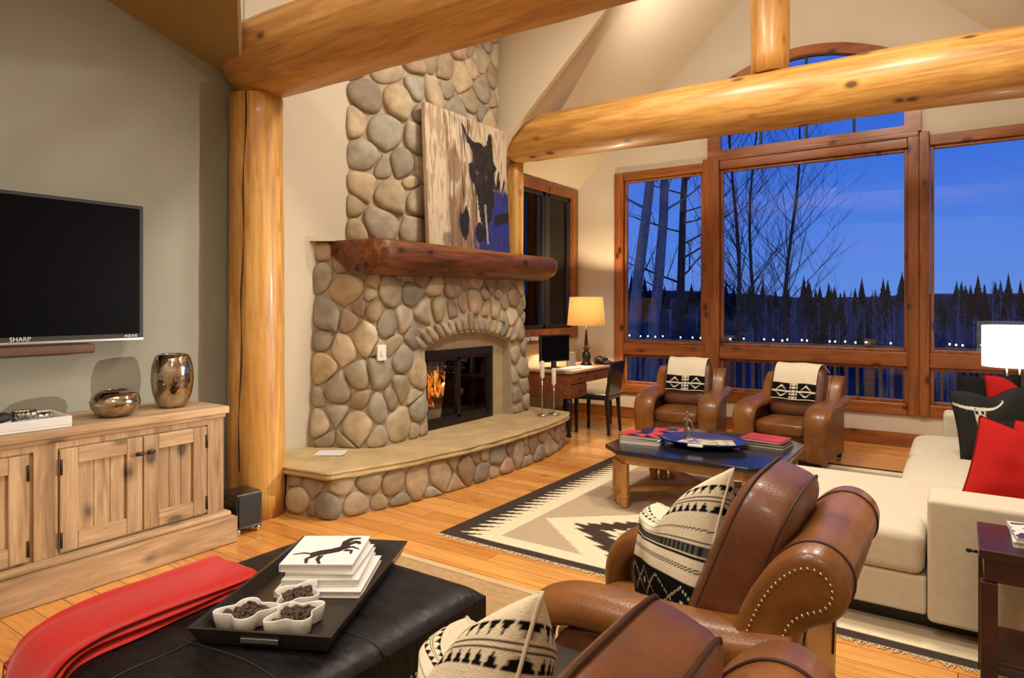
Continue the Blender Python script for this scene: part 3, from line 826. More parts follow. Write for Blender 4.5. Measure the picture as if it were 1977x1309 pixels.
# ================================================================== LEFT WALL: TELEVISION AND SIDEBOARD
tv = thing('television', 'large black flat television mounted on the taupe wall above the sideboard', 'television', (-4.40, 1.40, 1.71))
SCR = NT('tv_screen', .4, spec=.02); SCR.color((.003, .003, .004)); SCR = SCR.mat
q = MB(); q.box(.06, .115, -.74, .735, -.42, .42); q.build('body', MBLACK, tv, bevel=.006)
q = MB(); q.box(.115, .118, -.715, .71, -.385, .40); q.build('screen', SCR, tv)
q = MB(); q.box(.002, .06, -.2, .2, -.2, .2); q.build('wall_bracket', MBLACK, tv)
q = MB(); q.box(.112, .121, -.735, .73, -.425, -.412); q.build('lower_trim', CHROME, tv)['label'] = 'thin silver trim strip'
def text(name, s, size, M_, mat, parent, ext=.001, align='CENTER'):
    cu = bpy.data.curves.new(name, 'FONT'); cu.body = s; cu.size = size; cu.extrude = ext; cu.align_x = align; cu.materials.append(mat)
    tmp = bpy.data.objects.new(name, cu); COL.objects.link(tmp); bpy.context.view_layer.update()
    me = bpy.data.meshes.new_from_object(tmp.evaluated_get(bpy.context.evaluated_depsgraph_get()))
    bpy.data.objects.remove(tmp)
    o = bpy.data.objects.new(name, me); COL.objects.link(o); o.parent = parent; o.matrix_local = M_
    return o
RX = Matrix(((0, 0, 1, 0), (1, 0, 0, 0), (0, 1, 0, 0), (0, 0, 0, 1)))   # text facing +x, reading towards +y
SILV = plain('silver_lettering', (.8, .8, .8), .4)
text('lettering', 'SHARP', .034, Matrix.Translation((.119, .07, -.408)) @ RX, SILV, tv)
text('lettering', 'AQUOS', .022, Matrix.Translation((.119, .655, -.405)) @ RX, SILV, tv)
sb = thing('soundbar', 'slim brown soundbar hanging under the television', 'speaker', (-4.40, 1.05, 1.245))
q = MB(); q.box(.02, .13, -.55, .80, -.028, .028); q.build('body', plain('bronze_cloth', hexc(96, 66, 46), .6), sb, bevel=.012)
q = MB(); q.box(.002, .02, -.2, .3, -.02, .02); q.build('wall_bracket', MBLACK, sb)

sd = thing('sideboard', 'long rustic bleached pine sideboard under the television', 'cabinet', (-4.385, 1.0, 0))
# local: x 0..0.56 front, y -1.1..1.42
Ya, Yb = -1.10, 1.42
q = MB(); q.box(.0, .50, Ya, Yb, .20, .79); q.build('carcass', RUSTZ, sd, bevel=.004)
q = MB(); q.box(.0, .545, Ya - .03, Yb + .03, .815, .862); q.build('top', RUSTY, sd, bevel=.008)
q = MB(); q.box(.0, .525, Ya - .015, Yb + .015, .79, .815); q.build('top_moulding', RUSTY, sd, bevel=.006)
q = MB(); q.box(.0, .60, Ya - .05, Yb + .05, .002, .165); q.build('plinth', RUSTY, sd, bevel=.006)
q = MB(); q.box(.0, .57, Ya - .03, Yb + .03, .165, .20); q.build('plinth_moulding', RUSTY, sd, bevel=.014, seg=3)
q = MB()
for y in (Yb - .05, .44, -.56, Ya + .05):
    q.box(.50, .518, y - .055, y + .055, .20, .79)
q.box(.50, .517, Ya, Yb, .755, .79); q.build('stiles', RUSTZ, sd, bevel=.004)
def door(y0, y1, hinge_right):
    z0, z1 = .215, .75
    q = MB(); s = .085
    q.box(.505, .53, y0, y0 + s, z0, z1); q.box(.505, .53, y1 - s, y1, z0, z1)
    d = q.build('door', RUSTZ, sd, bevel=.005)
    q = MB(); q.box(.505, .529, y0 + s, y1 - s, z0, z0 + s * 1.05); q.build('rail', RUSTY, d, bevel=.005)
    q = MB(); q.box(.505, .529, y0 + s, y1 - s, z1 - s, z1); q.build('rail', RUSTY, d, bevel=.005)
    q = MB(); n = 3; w_ = (y1 - y0 - 2 * s) / n
    for i in range(n): q.box(.502, .512, y0 + s + w_ * i + .001, y0 + s + w_ * (i + 1) - .001, z0 + s, z1 - s)
    q.build('panel', RUSTZ, d, bevel=.003)
    ky = (y0 + .028) if hinge_right else (y1 - .028)
    q = MB(); q.cyl((.53, ky, .66), (.548, ky, .66), .007, n=12); q.puff((.558, ky, .66), (.010, .024, .012), .8); q.build('knob', METALD, d)
    hy = y1 - .003 if hinge_right else y0 + .003
    for hz in (.28, .66):
        q = MB(); q.cyl((.534, hy, hz - .04), (.534, hy, hz + .04), .006, n=10); q.build('hinge', METALD, d)
for c0 in (.92, -.06):
    door(c0 - .42, c0 - .003, False); door(c0 + .003, c0 + .385 if c0 > .5 else c0 + .42, True)
# vases
m = NT('hammered_silver', .14, 1.0); co = m.coords()
f = m.noise(co, 9, 5, .6)
m.color(m.ramp(f, [(.3, hexc(150, 134, 112)), (.55, hexc(196, 186, 170)), (.75, hexc(132, 112, 90))]))
v = m.n('TexVoronoi', Scale=34); m.l(co, v.inputs[0]); m.bump(m.mix(.5, v.outputs['Distance'], m.noise(co, 12, 3, .5)), .35, .01)
HAMS = m.mat
t_ = thing('vase', 'tall barrel-shaped hammered silver vase on the sideboard', 'vase', (-4.09, 2.215, .8625))
q = MB(); q.lathe([(.001, 0), (.07, .0), (.088, .02), (.112, .09), (.122, .17), (.118, .25), (.102, .31), (.085, .332), (.072, .335), (.068, .325), (.09, .29), (.10, .2), (.06, .04), (.001, .03)], 48, caps=False); q.build('vessel', HAMS, t_)
t_ = thing('bowl', 'squat round hammered silver bowl vase on the sideboard', 'bowl', (-4.02, 1.845, .8625))
q = MB(); q.lathe([(.001, 0), (.06, 0), (.09, .012), (.122, .05), (.13, .085), (.12, .12), (.09, .145), (.06, .152), (.055, .146), (.09, .12), (.1, .06), (.001, .03)], 48, caps=False); q.build('vessel', HAMS, t_)
q = MB(); q.add([], [])
# white tray and what stands in it
t_ = thing('tray', 'white rectangular tray on the left end of the sideboard', 'tray', (-4.04, 1.30, .8625), -4)
q = MB(); q.box(-.16, .16, -.27, .27, 0, .012); q.box(-.16, -.148, -.27, .27, .012, .058); q.box(.148, .16, -.27, .27, .012, .058); q.box(-.148, .148, -.27, -.258, .012, .058); q.box(-.148, .148, .258, .27, .012, .058)
q.build('tray_body', WHITE, t_, bevel=.003)
t_ = thing('glass_cup', 'small cluster-shaped clear and silver votive cup in the white tray', 'cup', (-4.03, 1.40, .877))
q = MB(); q.lathe([(.001, 0), (.04, 0), (.05, .02), (.055, .06), (.05, .075), (.046, .07), (.045, .03), (.001, .02)], 40, lobes=8, amp=.12, caps=False); q.build('vessel', CHROME, t_)
t_ = thing('glass_cup', 'smaller lower silver votive cup at the right corner of the white tray', 'cup', (-4.05, 1.50, .877))
q = MB(); q.lathe([(.001, 0), (.03, 0), (.038, .02), (.036, .05), (.03, .05), (.03, .02), (.001, .01)], 32, lobes=6, amp=.12, caps=False); q.build('vessel', CHROME, t_)
q = MB(); q.puff((0, 0, .022), (.06, .12, .022), .4, nu=24, nv=10); o = q.build('leather_case', MBLACK); o.location = (-3.99, 1.21, .902); o.rotation_euler = (rad(8), 0, 0)
tag(o, 'black leather case lying across the white tray', 'case')
# subwoofer
t_ = thing('subwoofer', 'black cube subwoofer on silver feet between sideboard and log post', 'speaker', (-3.95, 2.605, 0), -4)
q = MB(); q.box(-.10, .10, -.09, .09, .04, .27); q.build('cabinet', BLACK, t_, bevel=.008)
q = MB(); q.box(.101, .108, -.078, .078, .055, .255); q.build('grille', MBLACK, t_, bevel=.006)
for x in (-.08, .08):
    for y in (-.07, .07):
        q = MB(); q.lathe([(.012, .001), (.018, .02), (.016, .04)], 16, (x, y, 0)); q.build('foot', CHROME, t_)

# ================================================================== RUGS
def woven(name, x0, x1, y0, y1, step, fn, z=.008, mat=None):
    mb = MB(); nu = int((x1 - x0) / step); nv = int((y1 - y0) / step)
    X, Y = x1 - x0, y1 - y0
    mb.grid(lambda u, v: (u * X, v * Y, z + .0015 * noise.noise(Vector((u * X * 3, v * Y * 3, 0)))), nu, nv, 0, (lambda u, v: fn(u * X, v * Y)) if fn else None)
    mb.box(0.002, X - .002, 0.002, Y - .002, .0005, z - .002)
    return mb.build(name, mat)
CRM, DRK, TAN = hexc(226, 210, 176), hexc(66, 54, 48), hexc(184, 162, 134)
def tri(x, p): x = (x / p) % 1.0; return abs(2 * x - 1)
def navajo(x, y):
    W, L = 3.57, 3.55
    xx, yy = min(x, W - x), min(y, L - y)
    if yy < .075: return DRK
    if xx < .11 + .16 * tri(y - .5 * xx, .085) ** 1.3: return DRK
    if yy < .18: return CRM
    if xx < .37: return CRM
    for cx, cy, a, b in ((1.28, .64, .70, .60), (1.82, 1.80, .84, .56), (1.30, 2.95, .70, .58)):
        d = abs(x - cx) / a + abs(y - cy) / b
        s = .13 * tri(y + .25 * x, .075)
        if d < .20: return DRK if d > .12 - s else TAN
        if d < .44: return TAN if d > .30 else CRM
        if d < .62 - s: return CRM
        if d < .82 + s: return DRK
        if d < 1.22: return CRM
    if 1.30 < y < 1.62 and xx < .85: return hexc(164, 142, 116)
    return TAN
RUGM = vcol('wool_weave', .95, .06, 60, .5, 260, spec=.1)
rug = thing('area_rug', 'large cream, tan and dark brown woven rug with serrated diamonds under the coffee table', 'rug', (-2.82, 3.30, 0))
o = woven('weave', 0, 3.57, 0, 3.55, .0125, navajo, .009, RUGM); o.parent = rug
q = MB(); rng = random.Random(3)
for i in range(420):
    x = .01 + 3.55 * i / 419; dx = rng.uniform(-.02, .02); L = rng.uniform(.025, .05)
    q.tube([(x, .004, .005), (x + dx, -L * .5, .004), (x + dx * 1.6, -L, .003)], [.003, .0026, .001], 4)
o = q.build('fringe', plain('fringe_yarn', hexc(214, 196, 156), .95), rug); o['kind'] = 'stuff'
m = NT('sisal', .95, spec=.1); co = m.coords(); wv = m.n('TexWave', Scale=60, Distortion=1.5); m.l(co, wv.inputs[0]); wv2 = m.n('TexChecker', Scale=150); m.l(co, wv2.inputs[0])
m.color(m.mix(m.noise(co, 30, 4), hexc(150, 116, 76), hexc(196, 166, 122))); m.bump(wv2.outputs['Fac'], .4, .003); SISAL = m.mat
q = MB(); q.box(-2.82, 1.2, -.6, 2.9, .0005, .008); o = q.build('sisal_rug', SISAL, bevel=.003); tag(o, 'plain tan woven rug under the black ottoman and near armchairs', 'rug')
q = MB(); q.box(-2.84, 1.2, 2.86, 2.905, .001, .0105); q.box(-2.845, -2.80, -.6, 2.86, .001, .0105); ob = q.build('binding', plain('binding_tape', hexc(200, 172, 128), .9), o)

# ================================================================== LEATHER ARMCHAIRS
def armchair(label, loc, rz, armw=.088, wide=.33, nails=True, group='leather club armchairs', puffw=1.0):
    t_ = thing('leather_armchair', label, 'armchair', loc, rz, group)
    # base with skirt panel and feet
    q = MB(); q.box(-.30, .42, -wide + .03, wide - .03, .07, .33); q.build('seat_frame', LEATH, t_, bevel=.03, seg=3)
    for x in (-.30, .40):
        for y in (-wide, wide):
            q = MB(); q.lathe([(.018, .0), (.026, .03), (.03, .075)], 16, (x, y, .0095)); q.build('foot', EBONY, t_)
    # seat cushion, front edge puffed
    q = MB(); q.puff((.17, 0, .385), (.31, wide - .075, .085), .32, .5, 40, 18)
    s_ = q.build('seat_cushion', LEATH, t_)
    for zz in (.345, .425):
        pass
    # arms
    for sy in (-1, 1):
        y = sy * wide
        path = [(-.31, y, .635), (-.2, y, .615), (-.05, y, .60), (.10, y, .598), (.24, y, .60), (.345, y, .592), (.425, y, .56), (.47, y, .50), (.482, y, .42), (.474, y, .32), (.462, y, .2), (.455, y, .09)]
        P = chaikin(path, 2, False)
        nP = len(P); ws = []; hs = []
        for i, p in enumerate(P):
            ws.append(armw * (1.0 if p[2] > .5 else lerp(.86, 1.0, (p[2] - .09) / .41))); hs.append(.055 if p[2] > .5 else lerp(.045, .055, (p[2] - .09) / .41))
        rings = []
        q = MB()
        for i, p in enumerate(P):
            a_ = Vector(P[max(i - 1, 0)]); b_ = Vector(P[min(i + 1, nP - 1)]); d = (b_ - a_).normalized(); n_ = Vector((0, 1, 0)); u_ = n_.cross(d).normalized()
            ring = []
            for k in range(24):
                th = 2 * PI * k / 24
                cx_, sn = math.cos(th), math.sin(th)
                ring.append(Vector(p) + n_ * ws[i] * math.copysign(abs(cx_) ** .75, cx_) + u_ * hs[i] * math.copysign(abs(sn) ** .85, sn))
            rings.append(ring)
        q.loft(rings); arm = q.build('arm', LEATH, t_)
        # side panel under the arm pad
        prof = [(-.29, .08), (.40, .08), (.415, .34), (.40, .45), (.34, .53), (.24, .548), (.0, .55), (-.29, .58)]
        q = MB(); q.prism(prof, y - .052, y + .052, 'y'); q.build('arm_panel', LEATHD, arm, bevel=.012, seg=3)
    # scroll back
    outer = [(-.10, .10), (-.105, .40), (-.125, .56), (-.155, .67), (-.195, .77), (-.245, .845), (-.31, .895), (-.375, .895), (-.425, .85), (-.43, .785), (-.395, .735), (-.345, .715), (-.315, .68), (-.305, .60), (-.30, .40), (-.29, .10)]
    O2 = chaikin(outer, 2)
    cen = (-.34, .6)
    def ring(y, ins):
        out = []; n = len(O2)
        for i, (x, z) in enumerate(O2):
            a_ = O2[i - 1]; b_ = O2[(i + 1) % n]; d = Vector((b_[0] - a_[0], 0, b_[1] - a_[1])).normalized(); nn = Vector((d.z, 0, -d.x))
            out.append(Vector((x, y, z)) - nn * ins)
        return out
    hw = wide + .045
    sgn = 1
    # orientation test so the inset really goes inward
    test = ring(0, .02); ax = sum(abs(test[i].x - cen[0]) + abs(test[i].z - .55) for i in range(len(test))); ax0 = sum(abs(p[0] - cen[0]) + abs(p[1] - .55) for p in O2)
    if ax > ax0: sgn = -1
    rings = [ring(-hw, .022 * sgn), ring(-hw + .004, .010 * sgn), ring(-hw + .016, .0)] + [ring(lerp(-hw + .016, hw - .016, k / 6), 0) for k in range(1, 6)] + [ring(hw - .016, .0), ring(hw - .004, .010 * sgn), ring(hw, .022 * sgn)]
    q = MB(); q.loft(rings, smooth=True); bk = q.build('backrest', LEATH, t_)
    for k in (-1, 1):   # welt rings round the roll
        q = MB(); r_ = ring(k * (hw - .10), -.002 * sgn); seg_ = [p for p in r_ if p.z > .66]
        r0 = sorted(range(len(r_)), key=lambda i: 0)
        q.tube([r_[i] for i in range(len(r_)) if r_[i].z > .3], .0035, 6); q.build('welt', SEAM, bk)
    if nails:
        for k in (-1, 1):
            line = ring(k * (hw + .0015), .036 * sgn)
            line = [p for p in line if p.z > .42]
            # resample
            q = MB(); acc = 0; last = line[0]
            for a_, b_ in zip(line[:-1], line[1:]):
                L = (b_ - a_).length
                if L > .15: continue
                while acc < L:
                    p = a_.lerp(b_, acc / L if L else 0)
                    q.puff(tuple(p), (.0048, .003, .0048), 1, nu=8, nv=5); acc += .0155
                acc -= L
            q.build('nailhead_trim', NAIL, bk)
    # loose back cushion with gusset seams
    th = rad(21)
    Mx = Matrix.Rotation(-th, 3, 'Y')
    cc = (-.115, 0, .722)
    hx, hy_, hz = .098, (wide - .075), .29
    q = MB(); q.puff(cc, (hx, hy_, hz), .42, .46, 56, 30, M=Mx); bc = q.build('back_cushion', LEATHD, t_)
    for sg2 in (-1, 1):
        sx2 = .60
        pts = []
        def sg(x, p): return math.copysign(abs(x) ** p, x)
        for i in range(61):
            a_ = 2 * PI * i / 60
            # curve on the cushion at constant local x
            yv = sg(math.cos(a_), .46); zv = sg(math.sin(a_), .46)
            k = (1 - sx2 ** (2 / .42)) ** .21 - .010
            pts.append(Vector(cc) + Mx @ Vector((hx * sx2 * sg2 * sg(abs(math.cos(a_)), .46) ** 0, hy_ * yv * k, hz * zv * 1.0)))
        q = MB(); q.tube(pts, .0042, 6, caps=False); q.build('piping', SEAM, bc)
    return t_
armchair('cognac leather armchair with nailhead scroll back, further of the two in the foreground', (-.64, 2.10, 0), 180)
armchair('cognac leather armchair at the bottom edge of the picture, nearest the camera', (-.59, .90, 0), 180)
c1 = armchair('leather armchair with draped white throw, left of the two by the windows', (-2.46, 7.0, 0), -84, .11, .33, False)
c2 = armchair('leather armchair with draped white throw, right of the two by the windows', (-1.33, 6.90, 0), -97, .11, .33, False)
for c in (c1, c2): c.scale = (.95, 1.0, .90)
# throws over the far chairs
def throw_art(u, v):   # u across, v along from front hem to back
    CR = hexc(224, 212, 186)
    if v < .04: return CR
    if v < .30:
        a = abs(u - .5)
        if abs(v - .17) < .012 and a > .08: return CR
        if a < .04 or (abs(a - .07) < .015): return CR if (int(v * 60) % 3) else hexc(20, 18, 17)
        if abs((v - .17)) < .10 * (1 - abs((a - .28) / .16)) and abs((v - .17)) > .07 * (1 - abs((a - .28) / .16)): return CR
        return hexc(18, 17, 16)
    if .70 < v < .74: return hexc(90, 88, 84)
    return CR
KNIT = vcol('knit_wool', .95, .06, 80, .5, 200, spec=.1)
for c, lab in ((c1, 'left'), (c2, 'right')):
    o = None
    path = [(.055, .635), (.04, .68), (.02, .74), (-.0, .80), (-.025, .87), (-.055, .935), (-.10, .985), (-.17, 1.015), (-.25, 1.005), (-.32, .96), (-.38, .925), (-.44, .90)]
    P = chaikin(path, 2, False)
    Mw = Matrix.Translation(c.location) @ c.rotation_euler.to_matrix().to_4x4() @ Matrix.Diagonal((.95, 1, .90, 1))
    q = MB()
    def fn(u, v):
        k = v * (len(P) - 1); i = min(int(k), len(P) - 2); x, z = (lerp(P[i][0], P[i + 1][0], k - i), lerp(P[i][1], P[i + 1][1], k - i))
        return tuple(Mw @ Vector((x + .012, lerp(-.21, .21, u) * (1 - .03 * math.sin(v * 5)), z + .012 + .004 * math.sin(u * 9 + v * 4))))
    q.grid(fn, 60, 90, 0, throw_art)
    o = q.build('throw_blanket', KNIT, solid=.008)
    tag(o, 'folded cream throw with black woven band over the %s window armchair' % lab, 'throw', 'cream throws on the window armchairs')

# ================================================================== PILLOWS
def pillow(name, label, cat, art, mat, loc, rot, size=(.48, .46), thick=.13, chop=.0, parent_seam=None, group=None, n=80, pinch=.06, seamcol=None, droop=0, chopw=.34):
    t_ = thing(name, label, cat, loc, 0, group); t_.rotation_euler = tuple(rad(a) for a in rot)
    q = MB(); W, H = size
    def surf(side):
        def fn(u, v):
            a, b = 2 * u - 1, 2 * v - 1
            k = max(0, (1 - abs(a) ** 2.2)) ** .5 * max(0, (1 - abs(b) ** 2.2)) ** .5
            inx = 1 - pinch * (1 - a * a) * 0 - pinch * (1 - b * b) * abs(a) ** 2
            inz = 1 - pinch * (1 - a * a) * abs(b) ** 2
            x = a * W / 2 * (1 - pinch * (1 - b * b)); z = b * H / 2 * (1 - pinch * (1 - a * a))
            d = chop * math.exp(-(a / chopw) ** 2) * max(0, (b + .25) / 1.25) ** 1.5
            z -= d * H
            z -= droop * H * max(0, b) ** 1.2 * max(0, .5 - a) 
            yk = thick * k * (1 + .15 * noise.noise(Vector((a * 2, b * 2, side)))) * (1 + .9 * chop * math.exp(-((abs(a) - .5) / .3) ** 2) * max(0, b)) * (1 - 1.2 * chop * math.exp(-(a / .3) ** 2) * max(0, b))
            return (x, side * yk, z + H / 2)
        return fn
    for side in (-1, 1):
        q.grid(surf(side), n, n, 0, (lambda u, v: art(u, v)) if art else None)
    o = q.build('cover', mat, t_, merge=False)
    f = surf(0); ed = [f(i / 30, 0) for i in range(30)] + [f(1, i / 30) for i in range(30)] + [f(1 - i / 30, 1) for i in range(30)] + [f(0, 1 - i / 30) for i in range(31)]
    q = MB(); q.tube(ed, .0045, 6, caps=False); q.build('piping', seamcol or mat, t_)
    return t_
CRw, BKw = hexc(228, 214, 186), hexc(22, 20, 20)
def blanket_art(u, v):
    # black foot, cream stripes, black serration towards the top
    t = v
    if t < .05: return CRw
    if t < .30:
        d = abs(((u * 2.2) % 1) - .5) * .36
        if abs(t - .17 - (d - .09)) < .008 or abs(t - .17 + (d - .09)) < .008: return CRw if int(u * 120) % 2 else BKw
        if abs(((u * 2.2 + .5) % 1) - .5) < .03 and abs(t - .17) < .02: return CRw
        return BKw
    if .36 < t < .385: return BKw if (u * 40 + t * 60) % 1 < .5 else CRw
    if .43 < t < .56:
        if .44 < t < .455 or .535 < t < .55: return BKw
        if .465 < t < .525: return hexc(96, 92, 86) if (u * 90) % 1 < .5 else hexc(40, 38, 36)
        return CRw
    if .60 < t < .625: return BKw if (u * 40 - t * 60) % 1 < .5 else CRw
    if .72 < t < .90:
        if t < .72 + .06 * tri(u, .05): return BKw
        if .79 < t < .80 or .815 < t < .825: return BKw
        if t > .90 - .06 * tri(u, .05): return BKw
        return CRw
    return CRw
SEAMC = plain('cream_seam', hexc(214, 200, 172), .95)
WOV = vcol('woven_cotton', .95, .05, 90, .5, 240, spec=.1)
pillow('throw_pillow', 'black and cream striped woven pillow in the further foreground armchair', 'pillow', blanket_art, WOV, (-.79, 2.04, .475), (-16, -4, -40), (.40, .54), .12, .24, group='striped woven pillows', n=120, seamcol=SEAMC, droop=.24, chopw=.58, pinch=.12)
pillow('throw_pillow', 'black and cream striped woven pillow in the nearest armchair at the bottom edge', 'pillow', blanket_art, WOV, (-.82, .97, .475), (-16, -4, -40), (.40, .54), .12, .24, group='striped woven pillows', n=120, seamcol=SEAMC, droop=.24, chopw=.58, pinch=.12)

# ================================================================== SMALL DARK TABLE BETWEEN THE NEAR CHAIRS
t_ = thing('side_table', 'small dark glossy-topped table standing between the two foreground armchairs', 'table', (-.74, 1.52, 0))
GREYT = plain('dark_slate_top', hexc(52, 44, 38), .3)
q = MB(); q.box(-.31, .25, -.115, .115, .50, .53); q.build('tabletop', GREYT, t_, bevel=.006)
for x in (-.28, .22):
    for y in (-.065, .065):
        q = MB(); q.box(x - .014, x + .014, y - .014, y + .014, .0095, .50); q.build('leg', EBONY, t_)
# ================================================================== OTTOMAN, TRAY, THROW
m = NT('black_cowhide', .30, spec=.35); co = m.coords((1, 2.2, 1))
f = m.noise(co, 14, 6, 1.5, .6)
m.color(m.ramp(f, [(.3, (.003, .0025, .0025)), (.75, (.014, .010, .009))]))
rr = m.ramp(m.noise(co, 5, 4), [(.3, .32), (.7, .6)]); m.l(rr, m.b.inputs['Roughness'])
m.bump(f, .5, .006); HIDE = m.mat
ot = thing('ottoman', 'large square black cowhide ottoman with nailhead edge in the left foreground', 'ottoman', (-1.945, 1.395, 0))
HX_, HY_ = .50, .56
q = MB()
def otop(u, v):
    a, b = 2 * u - 1, 2 * v - 1
    r = .07
    def edge(t): return max(0, (abs(t) - .82) / .18)
    x = HX_ * a; y = HY_ * b
    e = math.sqrt(max(0, 1 - min(1, edge(a)) ** 2)) * math.sqrt(max(0, 1 - min(1, edge(b)) ** 2))
    sm = .0035 * min(1, min(abs(a * HX_), abs(b * HY_ + .0)) / .006)
    z = .425 + .042 * e + .012 * (1 - a * a) * (1 - b * b)
    return (x, y, z)
q.grid(otop, 60, 60)
q.build('hide_top', HIDE, ot)
q = MB(); q.box(-HX_, HX_, -HY_, HY_, .30, .425); q.build('apron', HIDE, ot)
q = MB()   # patch seams
for pts in ([(-.50, .02), (-.2, .06), (.12, -.02), (.5, .04)], [(.0, -.54), (.03, -.3), (-.03, -.05), (.02, .2), (-.02, .54)], [(.5, -.28), (.25, -.25), (.0, -.3)]):
    P = [otop((x / HX_ + 1) / 2, (y / HY_ + 1) / 2) for x, y in chaikin(pts, 3, False)]
    q.tube([(x, y, z + .001) for x, y, z in P], .003, 6)
q.build('seam', MBLACK, ot)
for sx2, sy2 in ((1, 0), (-1, 0), (0, 1), (0, -1)):
    q = MB(); L = (HY_ if sx2 else HX_) - .02; n = int(2 * L / .022)
    for i in range(n):
        t = -L + 2 * L * i / (n - 1)
        p = (sx2 * (HX_ + .001), t, .312) if sx2 else (t, sy2 * (HY_ + .001), .312)
        q.puff(p, (.006 if not sx2 else .004, .004 if not sx2 else .006, .006), 1, nu=8, nv=5)
    q.build('nailhead_trim', NAIL, ot)
for x in (-1, 1):
    for y in (-1, 1):
        q = MB(); cx_, cy_ = x * (HX_ - .035), y * (HY_ - .035)
        q.add([(cx_ - .022, cy_ - .022, .0095), (cx_ + .022, cy_ - .022, .0095), (cx_ + .022, cy_ + .022, .0095), (cx_ - .022, cy_ + .022, .0095), (cx_ - .034, cy_ - .034, .30), (cx_ + .034, cy_ - .034, .30), (cx_ + .034, cy_ + .034, .30), (cx_ - .034, cy_ + .034, .30)],
              [(0, 3, 2, 1), (4, 5, 6, 7), (0, 1, 5, 4), (1, 2, 6, 5), (2, 3, 7, 6), (3, 0, 4, 7)])
        q.build('leg', EBONY, ot, bevel=.003)
TZ = .481
tr_ = thing('serving_tray', 'long dark wooden tray holding books and white dishes on the black ottoman', 'tray', (-1.885, 1.53, TZ), 27)
TRM = wood('dark_tray_wood', (.007, .005, .004), (.018, .013, .010), (.028, .02, .015), 'y', 2, .3, 0, coat=.2)
q = MB(); q.box(-.20, .20, -.37, .37, 0, .012); q.build('tray_bottom', TRM, tr_)
q = MB()
for a in (-1, 1):
    q.add([(a * .20, -.37, .0), (a * .20, .37, .0), (a * .225, .395, .055), (a * .225, -.395, .055), (a * .188, -.358, .012), (a * .188, .358, .012), (a * .213, .383, .055), (a * .213, -.383, .055)], [(0, 1, 2, 3), (4, 5, 6, 7), (3, 2, 6, 7), (0, 1, 5, 4), (0, 3, 7, 4), (1, 2, 6, 5)])
    q.add([(-.20, a * .37, .0), (.20, a * .37, .0), (.225, a * .395, .055), (-.225, a * .395, .055), (-.188, a * .358, .012), (.188, a * .358, .012), (.213, a * .383, .055), (-.213, a * .383, .055)], [(0, 1, 2, 3), (4, 5, 6, 7), (3, 2, 6, 7), (0, 1, 5, 4), (0, 3, 7, 4), (1, 2, 6, 5)])
q.build('tray_rim', TRM, tr_)
for a in (-1, 1):
    q = MB(); q.box(-.06, .06, a * .385 - .004, a * .385 + .004, .018, .034); q.build('handle_plate', CHROME, tr_, bevel=.002)
MT = Matrix.Translation((-1.885, 1.53, TZ)) @ Matrix.Rotation(rad(27), 4, 'Z')
def book(label, M_, w_, d_, h_, cover, art=None, page=None, group=None, name='book', artmat=None):
    loc = M_.to_translation(); rz = math.degrees(M_.to_euler().z)
    t_ = thing(name, label, 'book', loc, rz, group)
    q = MB(); q.box(-w_ / 2, w_ / 2, -d_ / 2, d_ / 2, 0, .0025); q.box(-w_ / 2, w_ / 2, -d_ / 2, d_ / 2, h_ - .0025, h_)
    q.box(-w_ / 2, -w_ / 2 + .003, -d_ / 2, d_ / 2, .0025, h_ - .0025)
    q.build('cover', cover, t_)
    q = MB(); q.box(-w_ / 2 + .003, w_ / 2 - .005, -d_ / 2 + .005, d_ / 2 - .005, .0025, h_ - .0025); q.build('pages', page or PAGES, t_)
    if art:
        q = MB(); q.grid(lambda u, v: (lerp(-w_ / 2, w_ / 2, u), lerp(-d_ / 2, d_ / 2, v), h_ + .0006), 120, 120, 0, art, False); q.build('cover_print', artmat or PRINT, t_)
    return t_
PAGES = plain('book_pages', hexc(222, 216, 204), .8, var=.03, scale=80)
COVW = plain('white_cover', hexc(226, 222, 216), .35, var=.02)
PRINT = vcol('printed_cover', .35, .02, 30, 0)
def leap_art(u, v):
    # leaping dark horse on white
    u2, v2 = u, v
    parts = [
        [(.30, .38), (.40, .46), (.55, .52), (.66, .60), (.74, .74), (.82, .82), (.90, .80), (.94, .70), (.90, .68), (.86, .72), (.80, .66), (.76, .52), (.70, .42), (.58, .36), (.48, .30), (.40, .26), (.32, .28)],
        [(.66, .60), (.64, .78), (.72, .92), (.86, .94), (.90, .88), (.80, .86), (.74, .74)],
        [(.30, .38), (.20, .40), (.06, .34), (.08, .31), (.20, .35), (.31, .33)],
        [(.34, .30), (.28, .18), (.33, .04), (.37, .04), (.34, .18), (.42, .26)],
        [(.44, .28), (.44, .16), (.52, .02), (.56, .03), (.50, .16), (.52, .30)],
        [(.72, .50), (.84, .56), (.94, .50), (.96, .53), (.84, .62), (.74, .60)],
        [(.74, .44), (.84, .44), (.86, .34), (.89, .35), (.88, .48), (.76, .52)]]
    for P in parts:
        if inpoly(u2, v2, P):
            n = noise.noise(Vector((u * 20, v * 20, 0)))
            return hexc(60, 20, 34) if n > .15 and v > .5 else hexc(34, 22, 34)
    return hexc(236, 232, 230)
zz = .0135
rot = 6
bl = [('lowest large white book of the stack on the tray', .30, .33, .022, (0.02, .10), rot), ('second white book up in the stack on the tray', .27, .31, .024, (.01, .125), rot + 2), ('white book directly under the horse cover in the stack on the tray', .24, .29, .016, (.012, .13), rot - 2), ('top white book with a leaping horse on its cover, on the tray', .26, .29, .026, (-.01, .135), rot + 1)]
for i, (lab, w_, d_, h_, (x, y), r) in enumerate(bl):
    book(lab, MT @ Matrix.Translation((x, y, zz)) @ Matrix.Rotation(rad(r), 4, 'Z'), w_, d_, h_, COVW, leap_art if i == 3 else None, group='white books on the tray'); zz += h_ + .001
